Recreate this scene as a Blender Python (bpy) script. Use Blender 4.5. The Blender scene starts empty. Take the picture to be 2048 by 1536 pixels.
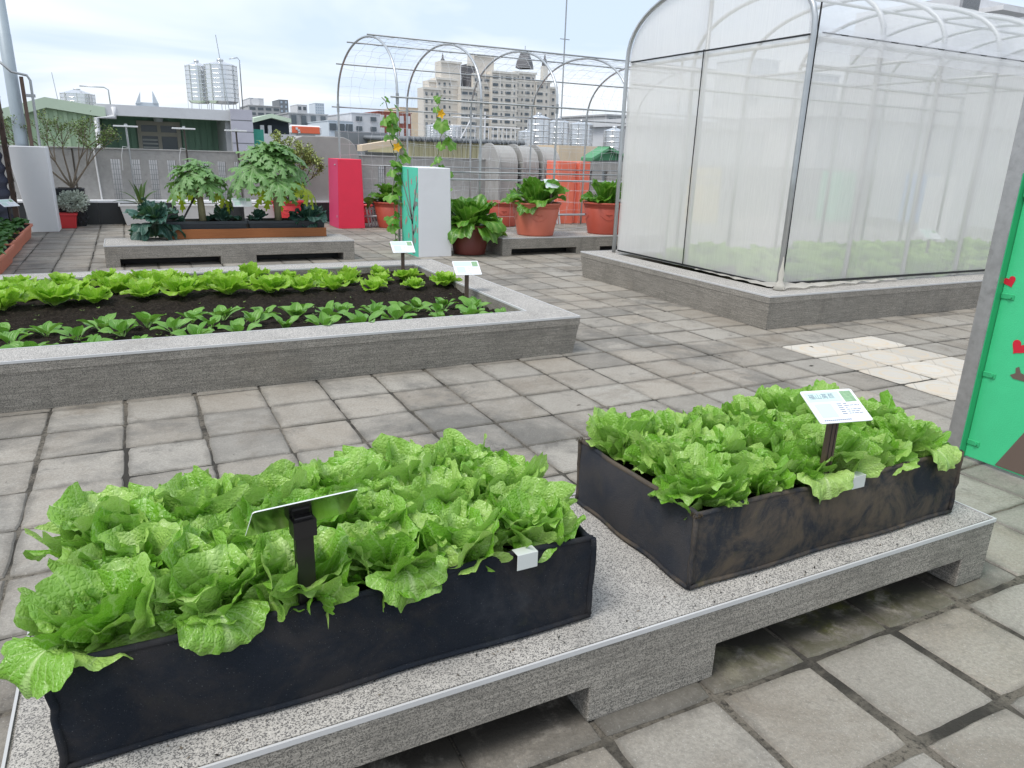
import bpy, bmesh, math, random
import numpy as np
from mathutils import Matrix, Vector

# ---------------------------------------------------------------- camera, sky, sun, exposure
SC = bpy.context.scene
F_PX, PITCH, ROLL, YAW, EYE = 1462.2, .30374, -.03213, .47726, 1.6

def cam_axes():
    f = np.array([math.sin(YAW)*math.cos(PITCH), math.cos(YAW)*math.cos(PITCH), -math.sin(PITCH)])
    r0 = np.array([math.cos(YAW), -math.sin(YAW), 0.]); d0 = np.cross(f, r0)
    r = math.cos(ROLL)*r0 + math.sin(ROLL)*d0; d = -math.sin(ROLL)*r0 + math.cos(ROLL)*d0
    return r, d, f
CR, CD, CF = cam_axes()
cam = bpy.data.cameras.new('camera'); camo = bpy.data.objects.new('camera', cam); SC.collection.objects.link(camo)
cam.sensor_width = 36; cam.lens = F_PX/2048*36; cam.clip_start = .05; cam.clip_end = 8000
camo.matrix_world = Matrix(((CR[0], -CD[0], -CF[0], 0), (CR[1], -CD[1], -CF[1], 0), (CR[2], -CD[2], -CF[2], EYE), (0, 0, 0, 1)))
SC.camera = camo

SUN_EL, SUN_AZ = math.radians(60), math.radians(252)      # azimuth clockwise from +Y: behind the viewer, to the left
W = bpy.data.worlds.new('World'); SC.world = W; W.use_nodes = True
wn, wl = W.node_tree.nodes, W.node_tree.links
wn.clear()
def wnode(t, **k):
    n = wn.new(t)
    for a, b in k.items(): setattr(n, a, b)
    return n
sky = wnode('ShaderNodeTexSky', sky_type='NISHITA'); sky.sun_disc = False
sky.sun_elevation = SUN_EL; sky.sun_rotation = SUN_AZ; sky.air_density = 1.2; sky.dust_density = 2.0
tc = wnode('ShaderNodeTexCoord'); sp = wnode('ShaderNodeSeparateXYZ'); wl.new(tc.outputs['Generated'], sp.inputs[0])
zz = wnode('ShaderNodeMath', operation='MAXIMUM'); wl.new(sp.outputs[2], zz.inputs[0]); zz.inputs[1].default_value = 0.0
za = wnode('ShaderNodeMath', operation='ADD'); wl.new(zz.outputs[0], za.inputs[0]); za.inputs[1].default_value = .16
dx = wnode('ShaderNodeMath', operation='DIVIDE'); wl.new(sp.outputs[0], dx.inputs[0]); wl.new(za.outputs[0], dx.inputs[1])
dy = wnode('ShaderNodeMath', operation='DIVIDE'); wl.new(sp.outputs[1], dy.inputs[0]); wl.new(za.outputs[0], dy.inputs[1])
cb = wnode('ShaderNodeCombineXYZ'); wl.new(dx.outputs[0], cb.inputs[0]); wl.new(dy.outputs[0], cb.inputs[1])
nz = wnode('ShaderNodeTexNoise'); nz.inputs['Scale'].default_value = .62; nz.inputs['Detail'].default_value = 5
nz.inputs['Roughness'].default_value = .52; nz.inputs['Distortion'].default_value = .5; wl.new(cb.outputs[0], nz.inputs['Vector'])
rp = wnode('ShaderNodeValToRGB'); wl.new(nz.outputs['Fac'], rp.inputs[0])
rp.color_ramp.elements[0].position = .40; rp.color_ramp.elements[0].color = (4.7, 5.6, 6.9, 1)
rp.color_ramp.elements[1].position = .60; rp.color_ramp.elements[1].color = (7.0, 7.3, 7.75, 1)
mx = wnode('ShaderNodeMix', data_type='RGBA'); mx.inputs['Factor'].default_value = .9
wl.new(sky.outputs[0], mx.inputs[6]); wl.new(rp.outputs[0], mx.inputs[7])
bg = wnode('ShaderNodeBackground'); bg.inputs[1].default_value = .1; wl.new(mx.outputs[2], bg.inputs[0])
wo = wnode('ShaderNodeOutputWorld'); wl.new(bg.outputs[0], wo.inputs[0])

sl = bpy.data.lights.new('sun', 'SUN'); sl.energy = 1.5; sl.angle = math.radians(22); sl.color = (1, .96, .9)
slo = bpy.data.objects.new('sun', sl); SC.collection.objects.link(slo)
sdir = Vector((math.sin(SUN_AZ)*math.cos(SUN_EL), math.cos(SUN_AZ)*math.cos(SUN_EL), math.sin(SUN_EL)))
slo.rotation_euler = sdir.to_track_quat('Z', 'Y').to_euler(); slo.location = sdir*60
vs = SC.view_settings; vs.view_transform = 'Standard'; vs.look = 'None'; vs.gamma = 1; vs.exposure = .70; vs.use_curve_mapping = False
SC.cycles.use_denoising = True; SC.cycles.max_bounces = 10; SC.cycles.transparent_max_bounces = 24
SC.cycles.diffuse_bounces = 4; SC.cycles.glossy_bounces = 3; SC.cycles.transmission_bounces = 6; SC.cycles.caustics_reflective = False; SC.cycles.caustics_refractive = False

# ---------------------------------------------------------------- pixel -> direction (distance always from a real plane)
def ray(x, y): return CR*((x-1024)/F_PX) + CD*((y-768)/F_PX) + CF
O = np.array([0, 0, EYE])
def atz(x, y, z=0.): d = ray(x, y); return O + d*((z-EYE)/d[2])
def aty(x, y, Y): d = ray(x, y); return O + d*(Y/d[1])
def atx(x, y, X): d = ray(x, y); return O + d*(X/d[0])
def depth(p): return float(np.dot(np.array(p)-O, CF))
def proj(p):
    v = np.array(p)-O; c = np.dot(v, CF)
    return 1024+F_PX*np.dot(v, CR)/c, 768+F_PX*np.dot(v, CD)/c, c

# ---------------------------------------------------------------- mesh helpers
COL = SC.collection
RND = random.Random(7)
class MB:
    """collects faces of one mesh"""
    def __init__(s): s.v, s.f, s.uv, s.mi = [], [], {}, []
    def add(s, vs, fs, mi=0):
        b = len(s.v); s.v += [tuple(map(float, p)) for p in vs]
        for f in fs: s.f.append(tuple(b+i for i in f)); s.mi.append(mi)
        return b
    def box(s, x0, y0, z0, x1, y1, z1, mi=0, rz=0.):
        p = [(x0,y0,z0),(x1,y0,z0),(x1,y1,z0),(x0,y1,z0),(x0,y0,z1),(x1,y0,z1),(x1,y1,z1),(x0,y1,z1)]
        if rz:
            cx, cy, c, n = (x0+x1)/2, (y0+y1)/2, math.cos(rz), math.sin(rz)
            p = [(cx+(a-cx)*c-(b-cy)*n, cy+(a-cx)*n+(b-cy)*c, z) for a, b, z in p]
        s.add(p, [(0,3,2,1),(4,5,6,7),(0,1,5,4),(1,2,6,5),(2,3,7,6),(3,0,4,7)], mi); return s
    def frustum(s, b, t, z0, z1, mi=0):
        """b, t = (x0,y0,x1,y1) at bottom and top"""
        p = [(b[0],b[1],z0),(b[2],b[1],z0),(b[2],b[3],z0),(b[0],b[3],z0),(t[0],t[1],z1),(t[2],t[1],z1),(t[2],t[3],z1),(t[0],t[3],z1)]
        s.add(p, [(0,3,2,1),(4,5,6,7),(0,1,5,4),(1,2,6,5),(2,3,7,6),(3,0,4,7)], mi); return s
    def prism(s, poly, axis, a, b, mi=0):
        """poly in the other two axes, extruded a..b along axis"""
        def P(u, w, t): return {'x': (t,u,w), 'y': (u,t,w), 'z': (u,w,t)}[axis]
        n = len(poly); vs = [P(u,w,a) for u,w in poly]+[P(u,w,b) for u,w in poly]
        fs = [tuple(range(n))[::-1], tuple(range(n,2*n))]+[(i,(i+1)%n,n+(i+1)%n,n+i) for i in range(n)]
        s.add(vs, fs, mi); return s
    def tube(s, pts, r, n=8, mi=0, cap=True):
        pts = [Vector(p) for p in pts]; m = len(pts); rr = r if isinstance(r, (list, tuple)) else [r]*m
        rings = []; up = None
        for i, p in enumerate(pts):
            t = (pts[min(i+1,m-1)]-pts[max(i-1,0)])
            t = t.normalized() if t.length > 1e-9 else Vector((0,0,1))
            if up is None: up = Vector((0,0,1)) if abs(t.z) < .9 else Vector((1,0,0))
            a = t.cross(up); a = a.normalized() if a.length > 1e-6 else t.orthogonal().normalized()
            b = a.cross(t); up = b
            rings.append([p+(a*math.cos(2*math.pi*k/n)+b*math.sin(2*math.pi*k/n))*rr[i] for k in range(n)])
        fs = [(i*n+k, i*n+(k+1)%n, (i+1)*n+(k+1)%n, (i+1)*n+k) for i in range(m-1) for k in range(n)]
        if cap: fs += [tuple(range(n))[::-1], tuple((m-1)*n+k for k in range(n))]
        s.add([q for g in rings for q in g], fs, mi); return s
    def lathe(s, prof, n=32, c=(0,0,0), mi=0):
        m = len(prof); vs = [(c[0]+r*math.cos(2*math.pi*k/n), c[1]+r*math.sin(2*math.pi*k/n), c[2]+z) for r, z in prof for k in range(n)]
        s.add(vs, [(i*n+k, i*n+(k+1)%n, (i+1)*n+(k+1)%n, (i+1)*n+k) for i in range(m-1) for k in range(n)], mi); return s
    def disc(s, c, r, n=24, mi=0):
        s.add([(c[0]+r*math.cos(2*math.pi*k/n), c[1]+r*math.sin(2*math.pi*k/n), c[2]) for k in range(n)], [tuple(range(n))], mi); return s
    def grid(s, fn, nu, nv, mi=0, uv=True):
        b = len(s.v)
        for i in range(nu+1):
            for j in range(nv+1):
                s.v.append(tuple(map(float, fn(i/nu, j/nv))))
                if uv: s.uv[len(s.v)-1] = (i/nu, j/nv)
        for i in range(nu):
            for j in range(nv):
                a = b+i*(nv+1)+j; s.f.append((a, a+nv+1, a+nv+2, a+1)); s.mi.append(mi)
        return s
    def mesh(s, name, mats, off=(0,0,0), smooth=False):
        me = bpy.data.meshes.new(name)
        me.from_pydata([(a-off[0], b-off[1], c-off[2]) for a, b, c in s.v], [], s.f)
        for m in (mats if isinstance(mats, (list, tuple)) else [mats]): me.materials.append(m)
        me.polygons.foreach_set('material_index', s.mi)
        if smooth: me.polygons.foreach_set('use_smooth', [True]*len(s.f))
        if s.uv:
            l = me.uv_layers.new(name='UVMap'); idx = np.zeros(len(me.loops), np.int32); me.loops.foreach_get('vertex_index', idx)
            l.data.foreach_set('uv', np.array([s.uv.get(int(i), (0,0)) for i in idx], np.float32).ravel())
        me.update(); return me
def link(name, data, parent=None):
    o = bpy.data.objects.new(name, data); COL.objects.link(o); o.parent = parent; return o
def tag(o, label, cat, group=None):
    o['label'] = label; o['category'] = cat
    if group: o['group'] = group
    return o
def top(name, loc, label, cat, group=None, rz=0.):
    o = link(name, None); o.location = tuple(map(float, loc)); o.rotation_euler.z = rz; o.empty_display_size = .1
    return tag(o, label, cat, group)
def worldloc(o):
    v = Vector((0,0,0))
    while o: v += Vector(o.location); o = o.parent
    return v
def part(name, mb, mat, parent, smooth=False, bevel=0., local=False, seg=1):
    """mesh part; mb in world coordinates unless local (parents are unrotated then)"""
    off = (0,0,0) if (local or parent is None) else worldloc(parent)
    o = link(name, mb.mesh(name, mat, off, smooth), parent)
    if bevel:
        m = o.modifiers.new('bevel', 'BEVEL'); m.width = bevel; m.segments = seg; m.limit_method = 'ANGLE'; m.angle_limit = math.radians(40)
    return o
def structure(name, mb, mat, smooth=False, bevel=0.):
    o = part(name, mb, mat, None, smooth, bevel); o['kind'] = 'structure'; return o
def copytree(o, parent=None):
    c = o.copy(); COL.objects.link(c); c.parent = parent
    for ch in list(o.children): copytree(ch, c)
    return c
def single(name, mb, mat, label, cat, group=None, smooth=False, bevel=0., loc=None):
    """a thing that is one mesh"""
    vs_ = np.array(mb.v); base = loc if loc is not None else ((vs_[:,0].min()+vs_[:,0].max())/2, (vs_[:,1].min()+vs_[:,1].max())/2, vs_[:,2].min())
    o = link(name, mb.mesh(name, mat, base, smooth)); o.location = tuple(map(float, base)); tag(o, label, cat, group)
    if bevel:
        m = o.modifiers.new('bevel', 'BEVEL'); m.width = bevel; m.segments = 1; m.limit_method = 'ANGLE'; m.angle_limit = math.radians(40)
    return o
# ---------------------------------------------------------------- materials
class NT:
    def __init__(s, name):
        s.m = bpy.data.materials.new(name); s.m.use_nodes = True; s.t = s.m.node_tree; s.n = s.t.nodes; s.n.clear()
        s.out = s.n.new('ShaderNodeOutputMaterial')
    def new(s, t, **k):
        n = s.n.new(t)
        for a, b in k.items(): setattr(n, a, b)
        return n
    def li(s, a, b): s.t.links.new(a, b)
    def val(s, sock, v):
        if hasattr(v, 'is_output'): s.li(v, sock)
        elif isinstance(v, (tuple, list)) and len(v) == 3 and sock.type == 'RGBA': sock.default_value = (*v, 1)
        else: sock.default_value = v
    def math(s, op, a, b=0., c=0.):
        n = s.new('ShaderNodeMath', operation=op); s.val(n.inputs[0], a); s.val(n.inputs[1], b); s.val(n.inputs[2], c); return n.outputs[0]
    def mix(s, f, a, b, mode='MIX'):
        n = s.new('ShaderNodeMix', data_type='RGBA', blend_type=mode); s.val(n.inputs[0], f); s.val(n.inputs[6], a); s.val(n.inputs[7], b); return n.outputs[2]
    def pos(s): return s.new('ShaderNodeNewGeometry').outputs['Position']
    def obj(s): return s.new('ShaderNodeTexCoord').outputs['Object']
    def uv(s): return s.new('ShaderNodeTexCoord').outputs['UV']
    def rnd(s): return s.new('ShaderNodeObjectInfo').outputs['Random']
    def scale(s, v, sc):
        n = s.new('ShaderNodeMapping'); s.li(v, n.inputs[0]); n.inputs['Scale'].default_value = sc; return n.outputs[0]
    def noise(s, v, sc, det=4, rough=.6, dist=0.):
        n = s.new('ShaderNodeTexNoise'); s.val(n.inputs['Vector'], v); n.inputs['Scale'].default_value = sc; n.inputs['Detail'].default_value = det
        n.inputs['Roughness'].default_value = rough; n.inputs['Distortion'].default_value = dist; return n.outputs['Fac']
    def voro(s, v, sc, feat='F1', out='Distance'):
        n = s.new('ShaderNodeTexVoronoi', feature=feat); s.val(n.inputs['Vector'], v); n.inputs['Scale'].default_value = sc; return n.outputs[out]
    def ramp(s, f, *st):
        n = s.new('ShaderNodeValToRGB'); s.li(f, n.inputs[0]); e = n.color_ramp.elements
        while len(e) < len(st): e.new(.5)
        for q, (p, c) in zip(e, st):
            q.position = p; q.color = (c, c, c, 1) if not isinstance(c, (tuple, list)) else (*c, 1)
        return n.outputs[0]
    def sstep(s, f, a, b):
        n = s.new('ShaderNodeMapRange', interpolation_type='SMOOTHSTEP'); s.val(n.inputs[0], f); n.inputs[1].default_value = a; n.inputs[2].default_value = b; return n.outputs[0]
    def new_wobble(s, v, sc):
        n = s.new('ShaderNodeTexNoise'); s.li(v, n.inputs['Vector']); n.inputs['Scale'].default_value = sc*.7; n.inputs['Detail'].default_value = 2
        m = s.new('ShaderNodeVectorMath', operation='MULTIPLY_ADD'); s.li(n.outputs['Color'], m.inputs[0]); m.inputs[1].default_value = (.35/sc,)*3; s.li(v, m.inputs[2]); return m.outputs[0]
    def bump(s, h, st=.3, dist=.01, nrm=None):
        n = s.new('ShaderNodeBump'); s.li(h, n.inputs['Height']); n.inputs['Strength'].default_value = st; n.inputs['Distance'].default_value = dist
        if nrm is not None: s.li(nrm, n.inputs['Normal'])
        return n.outputs[0]
    def bsdf(s, col, rough=.7, metal=0., nrm=None, spec=.5, **k):
        n = s.new('ShaderNodeBsdfPrincipled'); s.val(n.inputs['Base Color'], col); s.val(n.inputs['Roughness'], rough); s.val(n.inputs['Metallic'], metal)
        n.inputs['Specular IOR Level'].default_value = spec
        if nrm is not None: s.li(nrm, n.inputs['Normal'])
        for a, b in k.items(): s.val(n.inputs[a.replace('_', ' ')], b)
        return n.outputs[0]
    def end(s, sh): s.li(sh, s.out.inputs[0]); return s.m
def sc3(c, k): return tuple(min(.95, x*k) for x in c)

def plain(name, col, rough=.6, metal=0., var=.12, sc=6., bump=.0, bsc=60., grime=.0, spec=.5, dirt=(.10,.09,.08), obj=False):
    """painted or moulded surface: mottling, grime in patches, fine relief"""
    t = NT(name); p = t.obj() if obj else t.pos()
    n1 = t.noise(p, sc, 5, .65)
    c = t.mix(n1, sc3(col, 1-var), sc3(col, 1+var))
    if grime:
        g = t.sstep(t.noise(p, sc*.55, 6, .7, .4), .52, .78)
        c = t.mix(t.math('MULTIPLY', g, grime), c, dirt)
    r = t.math('ADD', t.math('MULTIPLY', n1, .2), rough-.1)
    nb = t.bump(t.noise(p, bsc, 3, .6), bump, .004) if bump else None
    return t.end(t.bsdf(c, r, metal, nb, spec))

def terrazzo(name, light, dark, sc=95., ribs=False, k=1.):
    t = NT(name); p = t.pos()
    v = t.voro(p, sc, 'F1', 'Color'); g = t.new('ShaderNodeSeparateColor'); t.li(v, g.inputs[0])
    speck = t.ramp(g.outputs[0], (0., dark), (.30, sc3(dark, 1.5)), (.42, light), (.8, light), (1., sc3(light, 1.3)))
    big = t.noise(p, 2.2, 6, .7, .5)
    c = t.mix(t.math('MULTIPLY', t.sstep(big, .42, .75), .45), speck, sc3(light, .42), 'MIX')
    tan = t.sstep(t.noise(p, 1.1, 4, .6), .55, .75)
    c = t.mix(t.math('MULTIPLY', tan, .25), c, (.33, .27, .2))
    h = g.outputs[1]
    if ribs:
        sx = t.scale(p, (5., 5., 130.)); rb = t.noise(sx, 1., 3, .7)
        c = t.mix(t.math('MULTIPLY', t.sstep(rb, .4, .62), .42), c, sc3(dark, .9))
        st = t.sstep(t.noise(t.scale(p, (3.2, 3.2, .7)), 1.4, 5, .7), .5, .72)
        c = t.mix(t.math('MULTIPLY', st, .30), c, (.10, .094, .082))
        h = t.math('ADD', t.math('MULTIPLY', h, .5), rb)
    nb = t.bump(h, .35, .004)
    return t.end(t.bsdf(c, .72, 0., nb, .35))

def leafmat(name, a, b, pale, trans=.34, vein=14., rough=.42, vs_=.5, hue=.16, ret=0.):
    """a/b: two tones of the blade, pale: ribs; u across the blade, v from base to tip"""
    t = NT(name); u = t.new('ShaderNodeSeparateXYZ'); t.li(t.uv(), u.inputs[0])
    th = t.math('SUBTRACT', u.outputs[0], .5); ab = t.math('MULTIPLY', t.math('ABSOLUTE', th), 2.); s_ = u.outputs[1]
    po = t.obj(); n1 = t.noise(po, 16., 4, .6); rn = t.rnd()
    c = t.mix(t.math('ADD', t.math('MULTIPLY', n1, .7), t.math('MULTIPLY', t.math('SUBTRACT', rn, .5), hue*3)), a, b)
    wob = t.math('MULTIPLY', t.math('SUBTRACT', t.noise(po, 22., 3, .6), .5), .16)
    w = t.math('SINE', t.math('MULTIPLY', t.math('ADD', t.math('MULTIPLY', ab, t.math('ADD', .65, t.math('MULTIPLY', s_, .35))), t.math('ADD', wob, t.math('MULTIPLY', s_, -.22))), vein*3.1416))
    vm = t.sstep(w, .86, 1.)
    mid = t.math('SUBTRACT', 1., t.sstep(ab, .02, .10)); mid = t.math('MULTIPLY', mid, t.math('SUBTRACT', 1., t.math('MULTIPLY', s_, .75)))
    base = t.math('SUBTRACT', 1., t.sstep(s_, .02, .42))
    ribs = t.math('MAXIMUM', t.math('MULTIPLY', vm, vs_), mid)
    c = t.mix(t.math('MINIMUM', t.math('ADD', ribs, t.math('MULTIPLY', base, .5)), 1.), c, pale)
    h = t.math('ADD', t.math('MULTIPLY', t.noise(po, 70., 3, .6), .8), t.math('MULTIPLY', w, -.35))
    if ret:
        d = t.voro(t.new_wobble(po, ret), ret, 'DISTANCE_TO_EDGE'); c = t.mix(t.math('MULTIPLY', t.sstep(d, .06, .0), .16), c, pale)
        h = t.math('ADD', t.math('MULTIPLY', t.sstep(d, .0, .38), .8), h)
    nb = t.bump(h, .45, .006)
    sh = t.bsdf(c, rough, 0., nb, .5)
    tr = t.new('ShaderNodeBsdfTranslucent'); t.li(t.mix(.3, c, (.30, .60, .05)), tr.inputs[0]); t.li(nb, tr.inputs[1])
    m = t.new('ShaderNodeMixShader'); m.inputs[0].default_value = trans; t.li(sh, m.inputs[1]); t.li(tr.outputs[0], m.inputs[2])
    return t.end(m.outputs[0])

def film(name, col, alpha, trans=.5, streak=.12, rough=.4, zscale=(160., 160., 1.2)):
    """netting or plastic sheet: part clear, part milky"""
    t = NT(name); p = t.pos()
    n1 = t.noise(t.scale(p, zscale), 1., 3, .7); n2 = t.noise(p, 1.1, 3, .6)
    al = t.math('ADD', t.math('ADD', alpha, t.math('MULTIPLY', t.math('SUBTRACT', n1, .5), streak*2)), t.math('MULTIPLY', t.math('SUBTRACT', n2, .5), .12))
    d = t.bsdf(col, rough, 0., None, .3); tr = t.new('ShaderNodeBsdfTranslucent'); t.val(tr.inputs[0], col)
    m1 = t.new('ShaderNodeMixShader'); m1.inputs[0].default_value = trans; t.li(d, m1.inputs[1]); t.li(tr.outputs[0], m1.inputs[2])
    cl = t.new('ShaderNodeBsdfTransparent'); m2 = t.new('ShaderNodeMixShader'); t.li(al, m2.inputs[0]); t.li(cl.outputs[0], m2.inputs[1]); t.li(m1.outputs[0], m2.inputs[2])
    return t.end(m2.outputs[0])

PITCHT, PX0, PY0 = .41, 1.88, 1.385
def pavermat(name, col, k=1., pale=False):
    t = NT(name); p = t.pos(); s_ = t.new('ShaderNodeSeparateXYZ'); t.li(p, s_.inputs[0])
    cx = t.math('DIVIDE', t.math('SUBTRACT', s_.outputs[0], PX0), PITCHT); cy = t.math('DIVIDE', t.math('SUBTRACT', s_.outputs[1], PY0), PITCHT)
    fl = t.new('ShaderNodeCombineXYZ'); t.li(t.math('FLOOR', cx), fl.inputs[0]); t.li(t.math('FLOOR', cy), fl.inputs[1])
    wnz = t.new('ShaderNodeTexWhiteNoise', noise_dimensions='2D'); t.li(fl.outputs[0], wnz.inputs[0])
    wc = t.new('ShaderNodeSeparateColor'); t.li(wnz.outputs[1], wc.inputs[0])
    fx = t.math('ABSOLUTE', t.math('SUBTRACT', t.math('FRACT', cx), .5)); fy = t.math('ABSOLUTE', t.math('SUBTRACT', t.math('FRACT', cy), .5))
    edge = t.math('ADD', t.math('MAXIMUM', fx, fy), t.math('MULTIPLY', t.math('SUBTRACT', t.noise(p, 6., 7, .75, .4), .5), .34))
    if pale:
        c = t.mix(wc.outputs[0], sc3(col, .86), sc3(col, 1.08))
        c = t.mix(t.math('MULTIPLY', t.sstep(t.noise(p, 5., 6, .7, .8), .42, .7), .4), c, (.62, .47, .30))
        r = t.math('SQRT', t.math('ADD', t.math('POWER', fx, 2.), t.math('POWER', fy, 2.)))
        ring = t.math('MULTIPLY', t.sstep(t.math('ABSOLUTE', t.math('SUBTRACT', r, .27)), .05, .0), .35); c = t.mix(ring, c, (.6, .44, .24))
        dg = t.math('ABSOLUTE', t.math('SUBTRACT', t.math('ADD', fx, fy), .66)); c = t.mix(t.math('MULTIPLY', t.sstep(dg, .02, .006), .6), c, (.30, .27, .23))
        c = t.mix(t.math('MULTIPLY', t.sstep(edge, .40, .52), .45), c, (.38, .33, .26))
    else:
        c = t.mix(wc.outputs[0], sc3(col, .60), sc3(col, 1.18))
        c = t.mix(t.math('MULTIPLY', wc.outputs[1], .45), c, (.36, .295, .22))
        blot = t.sstep(t.noise(p, 2.6, 8, .74, .5), .34, .66); c = t.mix(t.math('MULTIPLY', blot, .5), c, sc3(col, 1.3))
        brown = t.math('MULTIPLY', t.sstep(t.noise(p, 1.35, 7, .72, .6), .50, .70), .6); c = t.mix(brown, c, (.17, .136, .098))
        dark = t.math('MULTIPLY', t.sstep(t.noise(p, .85, 7, .7, .4), .48, .64), .68); c = t.mix(dark, c, (.115, .112, .103))
        blk = t.math('MULTIPLY', t.sstep(t.noise(p, 3.7, 7, .75, .8), .56, .70), .6); c = t.mix(blk, c, (.07, .066, .058))
        c = t.mix(t.math('MULTIPLY', t.sstep(edge, .38, .53), .66), c, (.10, .092, .078))
        gr = t.noise(p, 75., 4, .75); c = t.mix(t.math('MULTIPLY', t.sstep(gr, .36, .66), .4), c, sc3(col, .48))
        c = t.mix(t.math('MULTIPLY', t.sstep(t.noise(p, 170., 2, .6), .61, .72), .42), c, (.56, .54, .50))
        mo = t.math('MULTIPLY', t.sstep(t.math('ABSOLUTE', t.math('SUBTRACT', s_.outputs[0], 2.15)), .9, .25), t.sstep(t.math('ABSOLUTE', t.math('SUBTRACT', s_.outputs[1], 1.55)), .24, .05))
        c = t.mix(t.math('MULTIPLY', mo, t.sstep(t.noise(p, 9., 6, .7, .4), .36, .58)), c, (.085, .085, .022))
        so = t.math('MULTIPLY', t.sstep(t.math('ABSOLUTE', t.math('SUBTRACT', s_.outputs[0], 1.28)), 1.9, 1.5), t.sstep(t.math('ABSOLUTE', t.math('SUBTRACT', s_.outputs[1], 1.90)), .62, .34))  # dirt patches plus under-bench shade put into the colour over its footprint
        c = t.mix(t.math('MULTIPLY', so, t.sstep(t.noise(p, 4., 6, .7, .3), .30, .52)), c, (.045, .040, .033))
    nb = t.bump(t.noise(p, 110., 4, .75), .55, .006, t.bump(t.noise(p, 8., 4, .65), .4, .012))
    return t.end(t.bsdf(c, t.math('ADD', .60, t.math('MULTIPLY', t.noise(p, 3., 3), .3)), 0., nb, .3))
def mortarmat(name):
    t = NT(name); p = t.pos(); c = t.mix(t.sstep(t.noise(p, 1.4, 6, .7, .4), .42, .60), (.052, .049, .043), (.185, .165, .135))
    c = t.mix(t.sstep(t.noise(p, 60., 4, .7), .45, .7), c, (.05, .046, .04)); return t.end(t.bsdf(c, .95, 0., t.bump(t.noise(p, 90., 4, .7), .8, .01), .1))

def wood(name, a, b):
    t = NT(name); p = t.pos(); w = t.noise(t.scale(p, (1.5, 25., 25.)), 2.5, 5, .65, 1.2)
    return t.end(t.bsdf(t.mix(w, a, b), .6, 0., t.bump(w, .3, .003), .3))
def feltmat(name, col, muddy):
    t = NT(name); p = t.pos()
    f = t.noise(p, 420., 3, .7); c = t.mix(f, sc3(col, .55), sc3(col, 1.6))
    big = t.noise(p, 5., 6, .7, .5)
    c = t.mix(t.math('MULTIPLY', t.sstep(big, .40, .64), muddy), c, (.20, .152, .10))
    m2 = t.sstep(t.noise(p, 9., 6, .7, .3), .58, .72); c = t.mix(t.math('MULTIPLY', m2, muddy*.8), c, (.12, .12, .035))
    gr = t.sstep(t.noise(p, 3.1, 6, .7), .52, .8); c = t.mix(t.math('MULTIPLY', gr, .3), c, (.11, .115, .125))
    lint = t.sstep(t.noise(p, 330., 2, .5), .69, .76); c = t.mix(t.math('MULTIPLY', lint, .5), c, (.25, .25, .26))
    return t.end(t.bsdf(c, .95, 0., t.bump(t.math('ADD', f, big), .6, .006), .12))
def corrugated(name, col, axis, sc, k=.25):
    """ribbed metal: ribs come from geometry; this adds streaks"""
    t = NT(name); p = t.pos(); st = t.noise(t.scale(p, (5., 5., .6)), 1.2, 5, .7)
    c = t.mix(st, sc3(col, 1-k), sc3(col, 1+k*.6)); return t.end(t.bsdf(c, .55, .1, None, .4))
def soilmat(name):
    t = NT(name); p = t.pos(); a = t.noise(p, 38., 6, .75); b = t.voro(p, 55.)
    c = t.ramp(a, (.25, (.008, .007, .006)), (.55, (.030, .024, .019)), (.75, (.075, .06, .045)))
    return t.end(t.bsdf(c, .95, 0., t.bump(t.math('ADD', a, t.math('MULTIPLY', b, -.6)), 1., .02), .1))

M = {}
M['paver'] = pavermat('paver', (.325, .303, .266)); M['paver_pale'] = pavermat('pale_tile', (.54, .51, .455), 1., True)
M['mortar'] = mortarmat('mortar')
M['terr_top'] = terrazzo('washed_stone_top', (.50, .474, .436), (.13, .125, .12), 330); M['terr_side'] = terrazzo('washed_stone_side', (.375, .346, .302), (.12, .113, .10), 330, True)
M['trim'] = plain('edge_trim', (.56, .56, .56), .5, var=.1)
M['felt'] = feltmat('black_felt', (.017, .021, .029), .10); M['felt_worn'] = feltmat('worn_felt', (.030, .034, .042), .52)
M['felt_grey'] = feltmat('greyed_felt', (.040, .044, .054), .12); M['steelpaint'] = plain('pole_paint', (.36, .42, .46), .5, .1, .1, 6)
M['moss'] = plain('rim_fuzz', (.06, .042, .022), .95, var=.6, sc=60, bump=1., bsc=300)
M['soil'] = soilmat('soil')
M['lettuce'] = leafmat('lettuce_leaf', (.18, .42, .032), (.50, .70, .20), (.62, .77, .37), .26, 11., .29, .30, .26, 85.)
M['lettuce_hi'] = leafmat('young_lettuce_leaf', (.25, .50, .025), (.45, .68, .08), (.58, .72, .22), .4, 9., .38, .5, .16, 45.)
M['bok'] = leafmat('bok_choy_leaf', (.10, .29, .03), (.24, .47, .08), (.42, .60, .25), .28, 7., .34, .3)
M['mustard'] = leafmat('mustard_leaf', (.055, .19, .018), (.15, .36, .035), (.40, .58, .16), .3, 7., .33, .5, .16, 22.)
M['kale'] = leafmat('kale_leaf', (.020, .075, .058), (.06, .15, .115), (.25, .36, .30), .12, 8., .5, .45)
M['papaya'] = leafmat('papaya_leaf', (.11, .26, .06), (.22, .38, .15), (.44, .54, .32), .22, 6., .4, .25)
M['papaya_y'] = leafmat('yellowing_leaf', (.30, .42, .015), (.48, .50, .02), (.6, .6, .1), .4, 6., .45, .2)
M['vine'] = leafmat('vine_leaf', (.08, .25, .02), (.18, .38, .04), (.3, .48, .12), .35, 8., .45, .3)
M['berry'] = leafmat('strawberry_leaf', (.04, .15, .03), (.12, .28, .07), (.25, .4, .15), .2, 9., .4, .3)
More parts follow.
